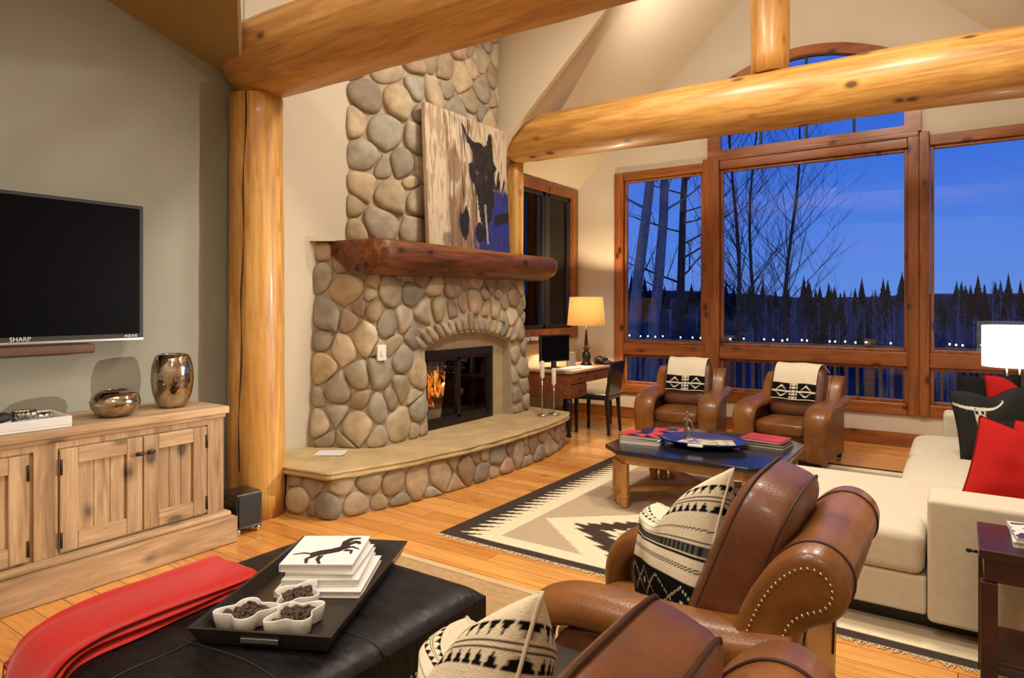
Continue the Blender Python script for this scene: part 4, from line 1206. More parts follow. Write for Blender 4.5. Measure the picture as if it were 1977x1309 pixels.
# three lobed white dishes with dark filling
CERW = plain('white_ceramic', hexc(232, 228, 218), .2, var=.02, coat=.4)
POT = plain('dark_pebbles', hexc(70, 50, 34), .6, var=.5, scale=60, bump=1, bscale=70)
for i, ((x, y), r, lab) in enumerate((((-.105, -.27), 20, 'white lobed dish of dark filling, leftmost of the three on the tray'), ((.055, -.27), 50, 'white lobed dish of dark filling, nearest the tray rim on the right'), ((.0, -.135), 80, 'white lobed dish of dark filling, behind the other two on the tray'))):
    M_ = MT @ Matrix.Translation((x, y, .0135))
    t_ = thing('lobed_dish', lab, 'dish', M_.to_translation(), 27 + r, 'white lobed dishes on the tray')
    def ringf(R_, z, k=.25):
        return [Vector((R_ * (1 + k * math.cos(4 * a)) * math.cos(a) * 1.12, R_ * (1 + k * math.cos(4 * a)) * math.sin(a) * .88, z)) for a in [2 * PI * j / 72 for j in range(72)]]
    q = MB(); q.loft([ringf(.058, .0), ringf(.066, .004), ringf(.070, .03), ringf(.072, .05), ringf(.070, .053), ringf(.066, .050), ringf(.064, .03), ringf(.062, .012)], caps=True); q.build('dish', CERW, t_)
    q = MB(); rng = random.Random(i)
    for k in range(150):
        a = rng.uniform(0, 2 * PI); rr_ = .052 * math.sqrt(rng.random()) * (1 + .18 * math.cos(4 * a))
        q.puff((rr_ * math.cos(a) * 1.1, rr_ * math.sin(a) * .86, .034 + rng.uniform(0, .012)), (.009, .007, .007), 1, nu=6, nv=4)
    o = q.build('filling', POT, t_); o['kind'] = 'stuff'
# red throw: folded band along the ottoman's left edge, hanging over the near edge
m = NT('red_wool', .9, spec=.1); co = m.coords(); m.color(m.mix(m.noise(co, 90, 3), hexc(180, 26, 24), hexc(202, 40, 34))); m.bump(m.noise(co, 220, 3), .4, .003)
m.b.inputs['Sheen Weight'].default_value = .3
REDW = m.mat
rt = thing('throw_blanket', 'bright red fringed throw folded along the left edge of the black ottoman', 'throw', (-2.3, 1.2, .48))
def spath(t):   # centre line (x, y, z) world; t 0 back end .. 1 hanging end
    pts = [(-2.265, 1.47, .496), (-2.265, 1.40, .497), (-2.26, 1.28, .499), (-2.25, 1.12, .499), (-2.245, .99, .496), (-2.25, .905, .488), (-2.255, .845, .465), (-2.26, .813, .41), (-2.26, .80, .34), (-2.26, .797, .24)]
    P = chaikin(pts, 2, False); k = t * (len(P) - 1); i = min(int(k), len(P) - 2)
    return Vector(P[i]).lerp(Vector(P[i + 1]), k - i)
for li in range(3):
    q = MB(); rings = []
    hw0 = (.172, .164, .154)[li]; off = (0.0, .013, .027)[li]; th = .0065
    for i in range(60):
        t = i / 59; c = spath(t); c2 = spath(min(1, t + .01)); c0 = spath(max(0, t - .01)); d = (c2 - c0).normalized()
        side = Vector((1, .0, 0)); side = (side - d * side.dot(d)).normalized(); nrm = side.cross(d).normalized()
        if nrm.z < 0 and abs(nrm.z) > .1: nrm = -nrm
        if abs(nrm.z) <= .1 and nrm.y > 0: nrm = -nrm
        hw_ = hw0 * (1 - .12 * t) * (1 if i else .97)
        ring = []
        for k in range(44):
            a = 2 * PI * k / 44; x = math.copysign(abs(math.cos(a)) ** .35, math.cos(a)); z = math.copysign(abs(math.sin(a)) ** .8, math.sin(a))
            wob = .006 * math.sin(x * 9 + t * 6 + li) * (1 + t) + .004 * noise.noise(Vector((x * 4, t * 9, li)))
            ring.append(c + side * (x * hw_ + .006 * math.sin(t * 17 + li * 2)) + nrm * (off - .012 + z * th + wob * .55 + (.006 if li else 0)) - Vector(rt.location))
        rings.append(ring)
    q.loft(rings); q.build('folded_layer', REDW, rt)
q = MB(); rng = random.Random(8)
for i in range(110):
    x = -2.26 + rng.uniform(-.145, .145); y = .79 + rng.uniform(-.018, .012); L = rng.uniform(.09, .14)
    p = Vector((x, y, .245)) - Vector(rt.location); dx = rng.uniform(-.012, .012)
    q.tube([p, p + Vector((dx, rng.uniform(-.008, .008), -L * .5)), p + Vector((dx * 1.8, rng.uniform(-.012, .012), -L))], [.0035, .003, .0022], 5)
for i in range(70):   # fringe along the left side near the hanging end
    t = rng.uniform(.45, .9); c = spath(t) - Vector(rt.location) + Vector((-.168 + .02 * t, 0, -.006)); L = rng.uniform(.08, .14)
    q.tube([c, c + Vector((-.045, rng.uniform(-.02, .01), -L * .3)), c + Vector((-.062, rng.uniform(-.03, .01), -L))], [.0035, .003, .002], 5)
o = q.build('fringe', REDW, rt); o['kind'] = 'stuff'

# ================================================================== COFFEE TABLE
ct = thing('coffee_table', 'low coffee table with black cut-corner top and honey pine legs on the patterned rug', 'table', (-1.60, 4.98, 0))
X_, Y_ = .64, .58; ch = .17
octo = [(-X_ + ch, -Y_), (X_ - ch, -Y_), (X_, -Y_ + ch), (X_, Y_ - ch), (X_ - ch, Y_), (-X_ + ch, Y_), (-X_, Y_ - ch), (-X_, -Y_ + ch)]
SLATE = NT('black_slate', .16, coat=.3); SLATE.color((.012, .012, .016)); SLATE = SLATE.mat
q = MB(); q.prism(octo, .408, .440, 'z'); q.build('tabletop', SLATE, ct, bevel=.006)
q = MB(); k = .90; q.prism([(x * k, y * k) for x, y in octo], .335, .408, 'z'); q.build('apron', BAMBX, ct, bevel=.003)
for sx2 in (-1, 1):
    for sy2 in (-1, 1):
        a = (sx2 * (X_ - ch) * .93, sy2 * Y_ * .86); b = (sx2 * X_ * .88, sy2 * (Y_ - ch) * .90)
        q = MB()
        for (x, y) in (a, b, ((a[0] + b[0]) / 2, (a[1] + b[1]) / 2)):
            q.box(x - .026, x + .026, y - .026, y + .026, .0105, .335)
        lg = q.build('leg', BAMB, ct, bevel=.008, seg=3)
        cx_, cy_ = (a[0] + b[0]) / 2, (a[1] + b[1]) / 2
        q = MB()
        for (x, y) in (a, b, (cx_, cy_)): q.box(x - .031, x + .031, y - .031, y + .031, .082, .104)
        q.build('leg_collar', BAMB, lg, bevel=.003)
q = MB(); e = (X_ - .10, Y_ - .10)
for sg_ in (1, -1): q.bar((-e[0], -e[1] * sg_, .12), (e[0], e[1] * sg_, .12), .05, .03 + .001 * sg_)
q.build('cross_stretcher', BAMBX, ct)
MC = lambda x, y, z, r: Matrix.Translation((x, y, z)) @ Matrix.Rotation(rad(r), 4, 'Z')
COVB = plain('black_cover', hexc(30, 24, 24), .35); COVR = plain('red_cover', hexc(190, 50, 44), .4, var=.25, scale=12); COVG = plain('grey_green_cover', hexc(86, 92, 84), .4)
def redblack(u, v): return hexc(206, 64, 54) if noise.noise(Vector((u * 3, v * 3, 5))) > .0 else hexc(36, 28, 30)
book('thick white book at the bottom of the left stack on the coffee table', MC(-2.03, 4.80, .4405, 8), .30, .23, .034, COVW, group='books on the left of the coffee table')
book('black and red book on top of the left stack on the coffee table', MC(-2.035, 4.80, .4765, 4), .29, .22, .026, COVB, redblack, group='books on the left of the coffee table')
book('thin dark and red book lying behind the left stack on the coffee table', MC(-1.95, 5.20, .4405, 14), .28, .20, .03, COVB, redblack, group='books on the left of the coffee table')
book('dark book at the bottom of the right stack on the coffee table', MC(-1.20, 5.20, .4405, -6), .32, .26, .02, COVG, group='books on the right of the coffee table')
book('white-paged middle book of the right stack on the coffee table', MC(-1.20, 5.20, .4615, -2), .31, .25, .016, COVB, group='books on the right of the coffee table')
book('red book on top of the right stack on the coffee table', MC(-1.21, 5.21, .4785, -9), .30, .24, .02, COVR, group='books on the right of the coffee table')
# blue oval tray
BLUE = NT('blue_glaze', .12, coat=.5); BLUE.color(hexc(44, 52, 110)); BLUE = BLUE.mat
t_ = thing('oval_tray', 'dark blue glazed oval tray of magazines in the middle of the coffee table', 'tray', (-1.60, 4.93, .4405), 4)
q = MB(); rings = []
for R_, z in ((.05, .0), (.20, .0), (.24, .012), (.30, .032), (.325, .046), (.33, .05), (.322, .052), (.29, .038), (.235, .018), (.19, .008), (.03, .008)):
    rings.append([Vector((R_ * math.cos(2 * PI * k / 56), R_ * .72 * math.sin(2 * PI * k / 56), z)) for k in range(56)])
q.loft(rings); q.build('dish', BLUE, t_)
q = MB(); q.box(-.05, .06, -.258, -.22, .032, .050); q.build('handle_plate', WHITE, t_, bevel=.006)
def mag(a, b, c):
    def f(u, v):
        n = noise.noise(Vector((u * 4 + a, v * 5, b)))
        return hexc(*((206, 200, 190) if n > .1 else (120, 110, 120) if n > -.15 else c))
    return f
for i, (x, y, r, c, lab) in enumerate(((-.02, .04, 12, (90, 90, 60), 'bottom magazine, mostly hidden, in the blue oval tray'), (-.03, -.02, -8, (140, 90, 130), 'pale magazine with purple edge in the blue oval tray'), (.10, .0, 24, (214, 206, 120), 'yellowish magazine at the right in the blue oval tray'))):
    q = MB(); q.grid(lambda u, v: (lerp(-.13, .13, u), lerp(-.09, .09, v), .0025), 40, 40, 0, mag(i * 3, i, c), False); q.box(-.13, .13, -.09, .09, 0, .002)
    o = q.build('magazine', PRINT); M_ = MC(-1.60, 4.93, .4405, 4) @ Matrix.Translation((x, y, .0215 + .0045 * i)); o.location = M_.to_translation(); o.rotation_euler = (0, 0, rad(r)); tag(o, lab, 'magazine', 'magazines in the blue tray')
# slender pair figurine
FIG = plain('bronze_silver', hexc(150, 132, 112), .35, .8)
t_ = thing('figurine', 'small slender silvery figurine standing in the blue oval tray', 'figurine', (-1.74, 4.98, .455))
q = MB(); q.lathe([(.035, 0), (.037, .006), (.02, .012)], 24); q.build('base', FIG, t_)
q = MB()
q.tube([(-.015, 0, .01), (-.018, 0, .06), (-.008, 0, .105), (.0, 0, .15), (.002, 0, .185), (.0, 0, .2)], [.010, .009, .014, .017, .008, .006], 12)
q.tube([(.02, 0, .01), (.014, 0, .06), (.006, 0, .10)], [.009, .009, .012], 12); q.puff((.0, 0, .213), (.012, .012, .016), 1)
q.tube([(.0, 0, .17), (.03, .01, .14), (.05, .0, .10), (.04, 0, .075)], [.008, .007, .006, .005], 10); q.tube([(.0, 0, .172), (-.028, -.01, .15), (-.03, 0, .11)], [.008, .007, .005], 10)
q.build('figure', FIG, t_)

# ================================================================== SOFA
sf_ = thing('sectional_sofa', 'large oatmeal linen sectional sofa with chaise at the right of the room', 'sofa', (0, 5.0, 0))
def P_(x0, x1, y0, y1, z0, z1, name, bev=.035, seg=4, mat=None, poly=None, parent=None, puffz=0):
    q = MB()
    if poly: q.prism([(x, y - 5) for x, y in poly], z0, z1, 'z')
    else: q.box(x0, x1, y0 - 5, y1 - 5, z0, z1)
    return q.build(name, mat or SOFAM, parent or sf_, bevel=bev, seg=seg)
P_(-.80, .75, 3.60, 4.5, .012, .09, 'plinth', .004, 1, EBONY); P_(-.15, .75, 4.5, 6.5, .012, .09, 'plinth', .004, 1, EBONY)  # dark base, its black also stands in for the shadow beneath the sofa
P_(0, 0, 0, 0, .09, .265, 'base', .015, 3, None, [(-.90, 3.52), (-.118, 3.52), (-.118, 3.76), (.8, 3.76), (.8, 4.60), (-.90, 4.60)])
P_(-.26, .8, 4.605, 6.34, .09, .265, 'base', .015, 3)
P_(-.115, .95, 3.49, 3.755, .075, .63, 'arm', .022, 3)
P_(-.10, .95, 6.345, 6.60, .075, .63, 'arm', .03, 3)
P_(.60, .88, 3.76, 6.34, .09, .80, 'back', .04, 4)
def cushion(poly, z0, z1, name='seat_cushion', r=.05):
    # crowned cushion from a plan polygon
    q = MB(); cx_ = sum(p[0] for p in poly) / len(poly); cy_ = sum(p[1] for p in poly) / len(poly)
    q.prism([(x, y - 5) for x, y in poly], z0, z1, 'z'); return q.build(name, SOFAM, sf_, bevel=r, seg=5)
cushion([(-.935, 3.50), (-.125, 3.50), (-.125, 3.765), (.60, 3.765), (.60, 4.61), (-.935, 4.61)], .265, .465)
for y0_, y1_ in ((4.615, 5.47), (5.475, 6.34)):
    q = MB(); q.puff(((-.30 + .60) / 2, (y0_ + y1_) / 2 - 5, .365), (.45, (y1_ - y0_) / 2, .105), .22, .42, 48, 20); q.build('seat_cushion', SOFAM, sf_)
for y0_, y1_ in ((3.77, 4.61), (4.615, 5.47), (5.475, 6.34)):
    q = MB(); q.puff((.52, (y0_ + y1_) / 2 - 5, .66), (.10, (y1_ - y0_) / 2, .22), .3, .4, 40, 20); q.build('back_cushion', SOFAM, sf_)
def cloth(name, c, var=.08):
    m = NT(name, .9, spec=.15); co = m.coords(); m.color(m.mix(m.noise(co, 40, 3), tuple(x * (1 - var) for x in c), c)); m.bump(m.noise(co, 240, 3), .3, .003); return m.mat
REDC = cloth('red_cotton', hexc(178, 30, 26)); BLKC = cloth('black_cotton', (.012, .011, .011)); REDP = cloth('dark_red_piping', hexc(120, 16, 14))
pillow('throw_pillow', 'large red pillow with dark piping leaning on the near arm of the sofa', 'pillow', None, REDC, (.24, 3.98, .43), (-20, 17, 12), (.52, .48), .11, .06, n=40, seamcol=REDP)
pillow('throw_pillow', 'red pillow at the right edge behind the largest red one', 'pillow', None, REDC, (.36, 4.50, .455), (-12, -6, -50), (.40, .42), .08, .06, n=40, seamcol=REDP)
def skull_art(u, v):
    W_ = hexc(214, 206, 190); a, b = (u - .27) / 1.35, (v - .66) / 1.35
    n = noise.noise(Vector((u * 30, v * 30, 2)))
    if abs(a) < .055 - .10 * (.10 - b if b < .1 else 0) * .5 and -.24 < b < .06 and not (abs(abs(a) - .028) < .014 and abs(b - .0) < .022) and n > -.35: return W_
    for s in (-1, 1):
        t = a * s
        if .04 < t < .24 and abs(b - (.045 + 2.6 * (t - .04) ** 2)) < .018 * (1.3 - t * 3): return W_
        if .18 < t < .24 and abs((t - .24) + (b - .19) * .4) < .02 and b > .02 and b < .17: return W_
    return (.012, .011, .011)
SKM = vcol('printed_black_cotton', .9, .05, 60, .3, 200)
pillow('throw_pillow', 'black pillow printed with a white longhorn skull at the far end of the sofa', 'pillow', skull_art, SKM, (.25, 5.45, .47), (-14, -6, 14), (.48, .48), .11, .10, n=110)
pillow('throw_pillow', 'plain black pillow between the skull pillow and the large red pillow', 'pillow', None, BLKC, (.38, 4.78, .455), (-24, 0, 20), (.46, .40), .10, .0, n=40)
pillow('throw_pillow', 'red pillow with dipped top behind the black skull pillow', 'pillow', None, REDC, (.42, 5.90, .50), (-10, 0, 10), (.50, .50), .10, .20, n=40, seamcol=REDP)
pillow('throw_pillow', 'plain black pillow standing rearmost on the sofa beside the dipped red pillow', 'pillow', None, BLKC, (.22, 6.10, .50), (-10, 0, 20), (.42, .48), .09, .05, n=40)

# end table bottom right
et = thing('end_table', 'dark mahogany end table against the near arm of the sofa at the right edge', 'table', (.33, 3.17, 0))
q = MB(); q.box(-.265, .265, -.19, .19, .565, .60); q.build('tabletop', MAHOG, et, bevel=.004)
q = MB(); q.box(-.25, .25, -.175, .175, .48, .565); q.build('apron', MAHOG, et, bevel=.003)
q = MB(); q.box(-.25, .25, -.17, .17, .17, .19); q.build('shelf', MAHOG, et, bevel=.003)
for x in (-.235, .235):
    for y in (-.162, .162):
        q = MB(); q.box(x - .026, x + .026, y - .026, y + .026, .002, .48); q.build('leg', MAHOG, et, bevel=.003)
q = MB(); q.cyl((-.266, .0, .53), (-.29, .0, .53), .006, n=12); q.puff((-.296, 0, .53), (.009, .009, .009), 1, nu=12, nv=8); q.build('knob', METALD, et)
def bw(u, v): return hexc(220, 214, 206) if noise.noise(Vector((u * 6, v * 6, 9))) > -.1 else hexc(60, 58, 56)
for i, (h_, r, lab) in enumerate(((.02, 0, 'lower thin white book on the mahogany end table'), (.018, 5, 'upper black and white book on the mahogany end table'))):
    book(lab, MC(.30, 3.18, .6005 + .022 * i, r), .26, .22, h_, COVW, bw if i else None, group='books on the end table')

# lamp behind the sofa
t_ = thing('end_table', 'small round dark table in the corner behind the sofa carrying the white lamp', 'table', (.40, 7.22, 0))
q = MB(); q.lathe([(.001, .57), (.27, .57), (.27, .60), (.001, .60)], 40, caps=False); q.build('tabletop', MAHOG, t_)
q = MB(); q.lathe([(.16, .001), (.16, .02), (.03, .05), (.03, .57)], 24); q.build('pedestal', MAHOG, t_)
def shade_mat(name, c, e, a=.55):
    m = NT(name, .8); m.color(c); m.b.inputs['Emission Color'].default_value = (*c, 1); m.b.inputs['Emission Strength'].default_value = e
    return m.mat
t_ = thing('table_lamp', 'lamp with bright white drum shade on two slim rods at the right edge', 'lamp', (.40, 7.22, .601))
q = MB(); q.box(-.09, .09, -.09, .09, 0, .02); q.build('base', CHROME, t_, bevel=.004)
for x in (-.045, .045): q = MB(); q.cyl((x, 0, .02), (x, 0, .50), .008, n=12); q.build('rod', CHROME, t_)
q = MB()
q.grid(lambda u, v: (.225 * math.cos(2 * PI * u), .225 * math.sin(2 * PI * u), .365 + .36 * v), 48, 2); q.build('lamp_shade', shade_mat('lit_white_shade', (1, .93, .80), 2.2), t_, solid=.003)
q = MB(); q.puff((0, 0, .53), (.03, .03, .04), 1); q.build('bulb', emit('bulb_glow', (1, .85, .6), 6), t_)
point('lamp_light', (.40, 7.22, 1.17), .02, 30, (1, .86, .66))

# ================================================================== DESK CORNER
dk = thing('desk', 'small cherry writing desk under the side window behind the fireplace', 'desk', (-3.95, 7.04, 0))
q = MB(); q.box(-.42, .36, -.56, .62, .725, .76); q.build('desktop', plain('pale_desktop', hexc(190, 160, 118), .35, coat=.2), dk, bevel=.008)
q = MB(); q.box(-.40, .33, -.54, .60, .60, .725); q.build('drawer_case', DESKW, dk, bevel=.003)
q = MB(); q.box(-.40, .33, -.54, -.16, .44, .60); q.build('drawer_case', DESKW, dk, bevel=.003)
for y0_, y1_, z0, z1 in ((-.53, -.17, .61, .715), (-.53, -.17, .455, .59), (-.14, .20, .61, .715), (.22, .58, .61, .715)):
    q = MB(); q.box(.33, .345, y0_, y1_, z0, z1); d_ = q.build('drawer', DESKW, dk, bevel=.004)
    q = MB(); q.puff((.357, (y0_ + y1_) / 2, (z0 + z1) / 2), (.012, .014, .014), 1, nu=14, nv=8); q.build('knob', METALD, d_)
for x in (-.36, .29):
    for y in (-.50, .56):
        zt = .44 if y < 0 else .60
        q = MB(); q.lathe([(.022, .0015), (.03, .02), (.02, .05), (.034, .16), (.024, .28), (.036, zt - .05), (.036, zt)], 20, (x, y, 0)); q.build('leg', EBONY, dk)
t_ = thing('desk_chair', 'black high-backed leather chair drawn up to the writing desk', 'chair', (-3.56, 7.05, 0), 4)
q = MB(); q.box(-.22, .22, -.21, .21, .40, .47); q.build('seat', BLACK, t_, bevel=.02, seg=3)
q = MB(); q.add([(.17, -.21, .42), (.215, -.21, .42), (.215, .21, .42), (.17, .21, .42), (.245, -.205, .85), (.28, -.205, .85), (.28, .205, .85), (.245, .205, .85)], [(0, 3, 2, 1), (4, 5, 6, 7), (0, 1, 5, 4), (1, 2, 6, 5), (2, 3, 7, 6), (3, 0, 4, 7)])
q.build('backrest', BLACK, t_, bevel=.012, seg=3)
for x in (-.19, .19):
    for y in (-.18, .18):
        q = MB(); dx = .03 if x > 0 else 0
        q.add([(x + dx - .014, y - .014, .002), (x + dx + .014, y - .014, .002), (x + dx + .014, y + .014, .002), (x + dx - .014, y + .014, .002), (x - .02, y - .02, .405), (x + .02, y - .02, .405), (x + .02, y + .02, .405), (x - .02, y + .02, .405)], [(0, 3, 2, 1), (4, 5, 6, 7), (0, 1, 5, 4), (1, 2, 6, 5), (2, 3, 7, 6), (3, 0, 4, 7)])
        q.build('leg', EBONY, t_)
t_ = thing('monitor', 'small dark computer monitor on the writing desk', 'monitor', (-3.92, 6.66, .7605), -14)
q = MB(); q.box(-.09, .09, -.10, .10, 0, .015); q.build('base', MBLACK, t_, bevel=.004)
q = MB(); q.box(-.03, .0, -.03, .03, .015, .14); q.build('neck', MBLACK, t_)
q = MB(); q.box(-.02, .015, -.24, .24, .08, .40); q.build('housing', MBLACK, t_, bevel=.006)
q = MB(); q.box(.015, .017, -.225, .225, .095, .385); q.build('screen', SCR, t_)
q = MB(); q.box(-.07, .07, -.20, .20, 0, .014); q.box(-.06, .06, -.19, .19, .014, .02); o = q.build('keyboard', WHITE, bevel=.002); o.location = (-3.74, 6.66, .7605); tag(o, 'white keyboard on the desk in front of the monitor', 'keyboard')
t_ = thing('table_lamp', 'lit lamp with glowing yellow drum shade and dark turned base on the writing desk', 'lamp', (-3.83, 7.28, .7605))
q = MB(); q.lathe([(.07, 0), (.075, .015), (.055, .03), (.045, .06), (.06, .10), (.05, .15), (.02, .185), (.04, .20), (.045, .21), (.02, .225), (.024, .26), (.012, .42), (.008, .50)], 28); q.build('base', METALD, t_)
m = NT('glowing_linen_shade', .8); m.color(hexc(230, 180, 100)); m.b.inputs['Emission Color'].default_value = (1.0, .55, .16, 1); m.b.inputs['Emission Strength'].default_value = .35
tb = m.n('BsdfTranslucent'); tb.inputs['Color'].default_value = (1, .8, .5, 1); mxs = m.n('MixShader'); mxs.inputs[0].default_value = .1
m.l(m.b.outputs[0], mxs.inputs[1]); m.l(tb.outputs[0], mxs.inputs[2]); m.l(mxs.outputs[0], m.t.nodes['Material Output'].inputs[0])
q = MB(); q.grid(lambda u, v: (lerp(.235, .205, v) * math.cos(2 * PI * u), lerp(.235, .205, v) * math.sin(2 * PI * u), .495 + .35 * v), 48, 2); q.build('lamp_shade', m.mat, t_, solid=.003)
q = MB(); q.puff((0, 0, .63), (.03, .03, .04), 1); q.build('bulb', emit('bulb_glow_warm', (1, .8, .5), 5), t_)
q = MB(); q.cyl((0, 0, .50), (0, 0, .595), .012, n=12); q.build('bulb_holder', METALD, t_)
point('desk_lamp_light', (-3.83, 7.28, 1.46), .03, 100, (1, .80, .50))
t_ = thing('photo_frame', 'small grey framed card standing on the desk beside the lamp', 'frame', (-3.90, 7.02, .7605), -12)
q = MB(); q.box(-.008, .008, -.075, .075, 0, .17); q.build('frame', plain('grey_frame', hexc(150, 140, 130), .5), t_, bevel=.002)
q = MB(); q.box(-.06, -.008, -.006, .006, 0, .10); q.build('easel_back', MBLACK, t_)
t_ = thing('telephone', 'black desk telephone at the far end of the writing desk', 'telephone', (-3.70, 7.52, .7605), -10)
q = MB(); q.add([(-.09, -.1, 0), (.09, -.1, 0), (.09, .1, 0), (-.09, .1, 0), (-.09, -.1, .07), (.09, -.1, .02), (.09, .1, .02), (-.09, .1, .07)], [(0, 3, 2, 1), (4, 5, 6, 7), (0, 1, 5, 4), (1, 2, 6, 5), (2, 3, 7, 6), (3, 0, 4, 7)]); q.build('base', BLACK, t_, bevel=.004)
q = MB(); q.tube([(-.06, -.105, .078), (.0, -.11, .074), (.07, -.105, .046)], [.022, .013, .022], 12); q.tube([(-.065, -.05, .085), (.0, -.05, .10), (.075, -.05, .062)], [.022, .014, .022], 12); q.build('handset', BLACK, t_)
q = MB(); q.box(-.10, .10, -.14, .14, 0, .003); o = q.build('paper_sheet', WHITE); o.location = (-3.74, 7.05, .7605); o.rotation_euler = (0, 0, .2); tag(o, 'white sheet of paper on the writing desk', 'paper')
# shelf ledge with small white ornaments under the side window
t_ = thing('wall_shelf', 'small wooden wall shelf under the side window between fireplace and monitor', 'shelf', (-4.398, 6.93, 1.03))
q = MB(); q.box(0, .15, -.40, .30, .0, .03); q.build('board', DESKW, t_, bevel=.003)
for y in (-.3, .2): q = MB(); q.add([(0, y - .01, -.12), (0, y + .01, -.12), (0, y + .01, 0), (0, y - .01, 0), (.12, y - .01, 0), (.12, y + .01, 0)], [(0, 1, 2, 3), (0, 3, 4), (1, 5, 2), (3, 2, 5, 4), (0, 4, 5, 1)]); q.build('bracket', DESKW, t_)
for i, (y, r, lab) in enumerate(((6.62, .04, 'white lobed ornament at the left end of the small wall shelf'), (6.80, .05, 'larger white lobed ornament in the middle of the small wall shelf'), (6.99, .04, 'white lobed ornament at the right end of the small wall shelf'))):
    q = MB(); q.lathe([(.001, 0), (r, 0), (r * 1.5, .02), (r * 1.3, .05), (r * .6, .06), (.001, .045)], 40, caps=False, lobes=5, amp=.14); o = q.build('white_ornament', CERW); o.location = (-4.315, y, 1.0605); tag(o, lab, 'ornament', 'white ornaments on the wall shelf')

# ================================================================== OUTSIDE
SNOW = plain('dusk_ground', hexc(70, 74, 84), .95, var=.3, scale=.6)
HILL = plain('dark_hillside', hexc(40, 44, 52), 1, var=.5, scale=.4)
q = MB()
for i in range(24): q.box(-9, 5, 8.34 + i * .088, 8.34 + i * .088 + .082, -.16, -.13)
struct(q.build('floor_deck', DECKW))
rl = thing('deck_railing', 'wooden baluster railing of the deck outside the windows', 'railing', (0, 10.4, -.13))
q = MB(); q.box(-9, 5, -.06, .06, 1.03, 1.07); q.box(-9, 5, -.02, .02, .97, 1.03); q.box(-9, 5, -.02, .02, .10, .15); q.build('rails', DECKW, rl, bevel=.004)
for i in range(8):
    x = -8.9 + i * 1.97
    q = MB(); q.box(x - .06, x + .06, -.06, .06, 0, 1.13); q.box(x - .08, x + .08, -.08, .08, 1.13, 1.16); q.build('post', DECKW, rl)
b0 = None
for i in range(96):
    x = -8.7 + i * .142
    if b0 is None:
        q = MB(); q.box(-.02, .02, -.02, .02, .15, .97); b0 = q.build('baluster', DECKW, rl); b0.location.x = x
    else:
        b = b0.copy(); COL.objects.link(b); b.parent = rl; b.location.x = x
sl = thing('string_lights', 'string of tiny white lights along the deck railing outside', 'lights', (0, 10.33, .955))
rng = random.Random(5)
q = MB(); q.tube([(x * .2 - 8, 0, .0 + .012 * math.sin(x * 1.3)) for x in range(64)], .004, 5); q.build('wire', MBLACK, sl)
FAIRY = emit('fairy_bulb', (1, .93, .8), 14)
x = -7.2; b0 = None
while x < 2.6:
    if b0 is None:
        q = MB(); q.puff((0, 0, .03), (.011, .011, .013), 1, nu=10, nv=6); b0 = q.build('bulb', FAIRY, sl); b0.location.x = x
    else:
        b = b0.copy(); COL.objects.link(b); b.parent = sl; b.location.x = x
    b.location.z = rng.uniform(-.005, .012) if b0 is not None and 'b' in dir() else 0
    x += rng.choice((.07, .13, .2, .3))
# snow covered deck chair backs seen low through the panes
# terrain
def th_(x, y):
    z = -2.6
    z += 5.2 * max(0, min(1, (y - 34) / 40)) ** 1.3 + .5 * noise.noise(Vector((x * .06, y * .06, 0)))
    return z + (.9 * noise.noise(Vector((x * .05, 3, 1))) if y > 60 else 0)
q = MB(); q.grid(lambda u, v: (lerp(-110, 70, u), 11 + 90 * v, th_(lerp(-110, 70, u), 11 + 90 * v)), 90, 50)
struct(q.build('ground_hillside', HILL))
BARKP = plain('pale_bark', hexc(150, 136, 136), .9, var=.25, scale=6, bump=.5, bscale=20)
BARKD = plain('dark_bark', hexc(58, 52, 54), .9, var=.3, scale=6)
NEED = plain('fir_needles', hexc(16, 24, 26), 1, var=.4, scale=4)
def branch(mb, p, d, L, r, depth, rng, spread=.5, up=.15, kids=4):
    n = 6; pts = [Vector(p)]; dd = Vector(d).normalized()
    for i in range(n):
        dd = (dd + Vector((rng.uniform(-.12, .12), rng.uniform(-.12, .12), rng.uniform(-.02, up)))).normalized(); pts.append(pts[-1] + dd * L / n)
    mb.tube(pts, [lerp(r, r * .35, i / n) for i in range(n + 1)], 6 if depth > 1 else 4, caps=False)
    if depth > 0:
        for k in range(kids):
            t = rng.uniform(.25, 1.0); i = min(int(t * n), n - 1); q0 = pts[i].lerp(pts[i + 1], t * n - i)
            a = rng.uniform(0, 2 * PI); side = Vector((math.cos(a), math.sin(a), rng.uniform(-.1, .5)))
            d2 = (dd * (1 - spread) + side * spread + Vector((0, 0, up))).normalized()
            branch(mb, q0, d2, L * rng.uniform(.4, .62), r * (1 - t * .5) * .55, depth - 1, rng, spread, up, kids)
def tree(name, label, x, y, H, r, lean, seed, mat, n1=16, L1=2.2, depth=2, start=.3, group=None, rise=.5, kids=4):
    z0 = th_(x, y) - .3
    t_ = thing(name, label, 'tree', (x, y, z0), 0, group); rng = random.Random(seed)
    pts = [Vector((lean[0] * t * H / 10 + .15 * math.sin(t * .7 + seed), lean[1] * t * H / 10, H * t / 10)) for t in range(11)]
    q = MB(); q.tube(pts, [lerp(r, r * .25, (t / 10) ** 1.3) for t in range(11)], 14); q.build('trunk', mat, t_)
    q = MB()
    for i in range(n1):
        t = lerp(start, .98, (i + rng.random()) / n1) * 10; k = min(int(t), 9); p = pts[k].lerp(pts[k + 1], t - k); a = rng.uniform(0, 2 * PI)
        branch(q, p, (math.cos(a), math.sin(a), rise), L1 * (1.15 - t / 14), r * .30 * (1.1 - t / 12), depth, rng, .55, .12, kids)
    q.build('branches', mat, t_)
tree('pine_tree', 'thick pale tree trunk leaning right, leftmost beyond the left window', -6.35, 14.2, 13, .16, (.06, 0), 3, BARKP, 10, 1.6, 1, .5)
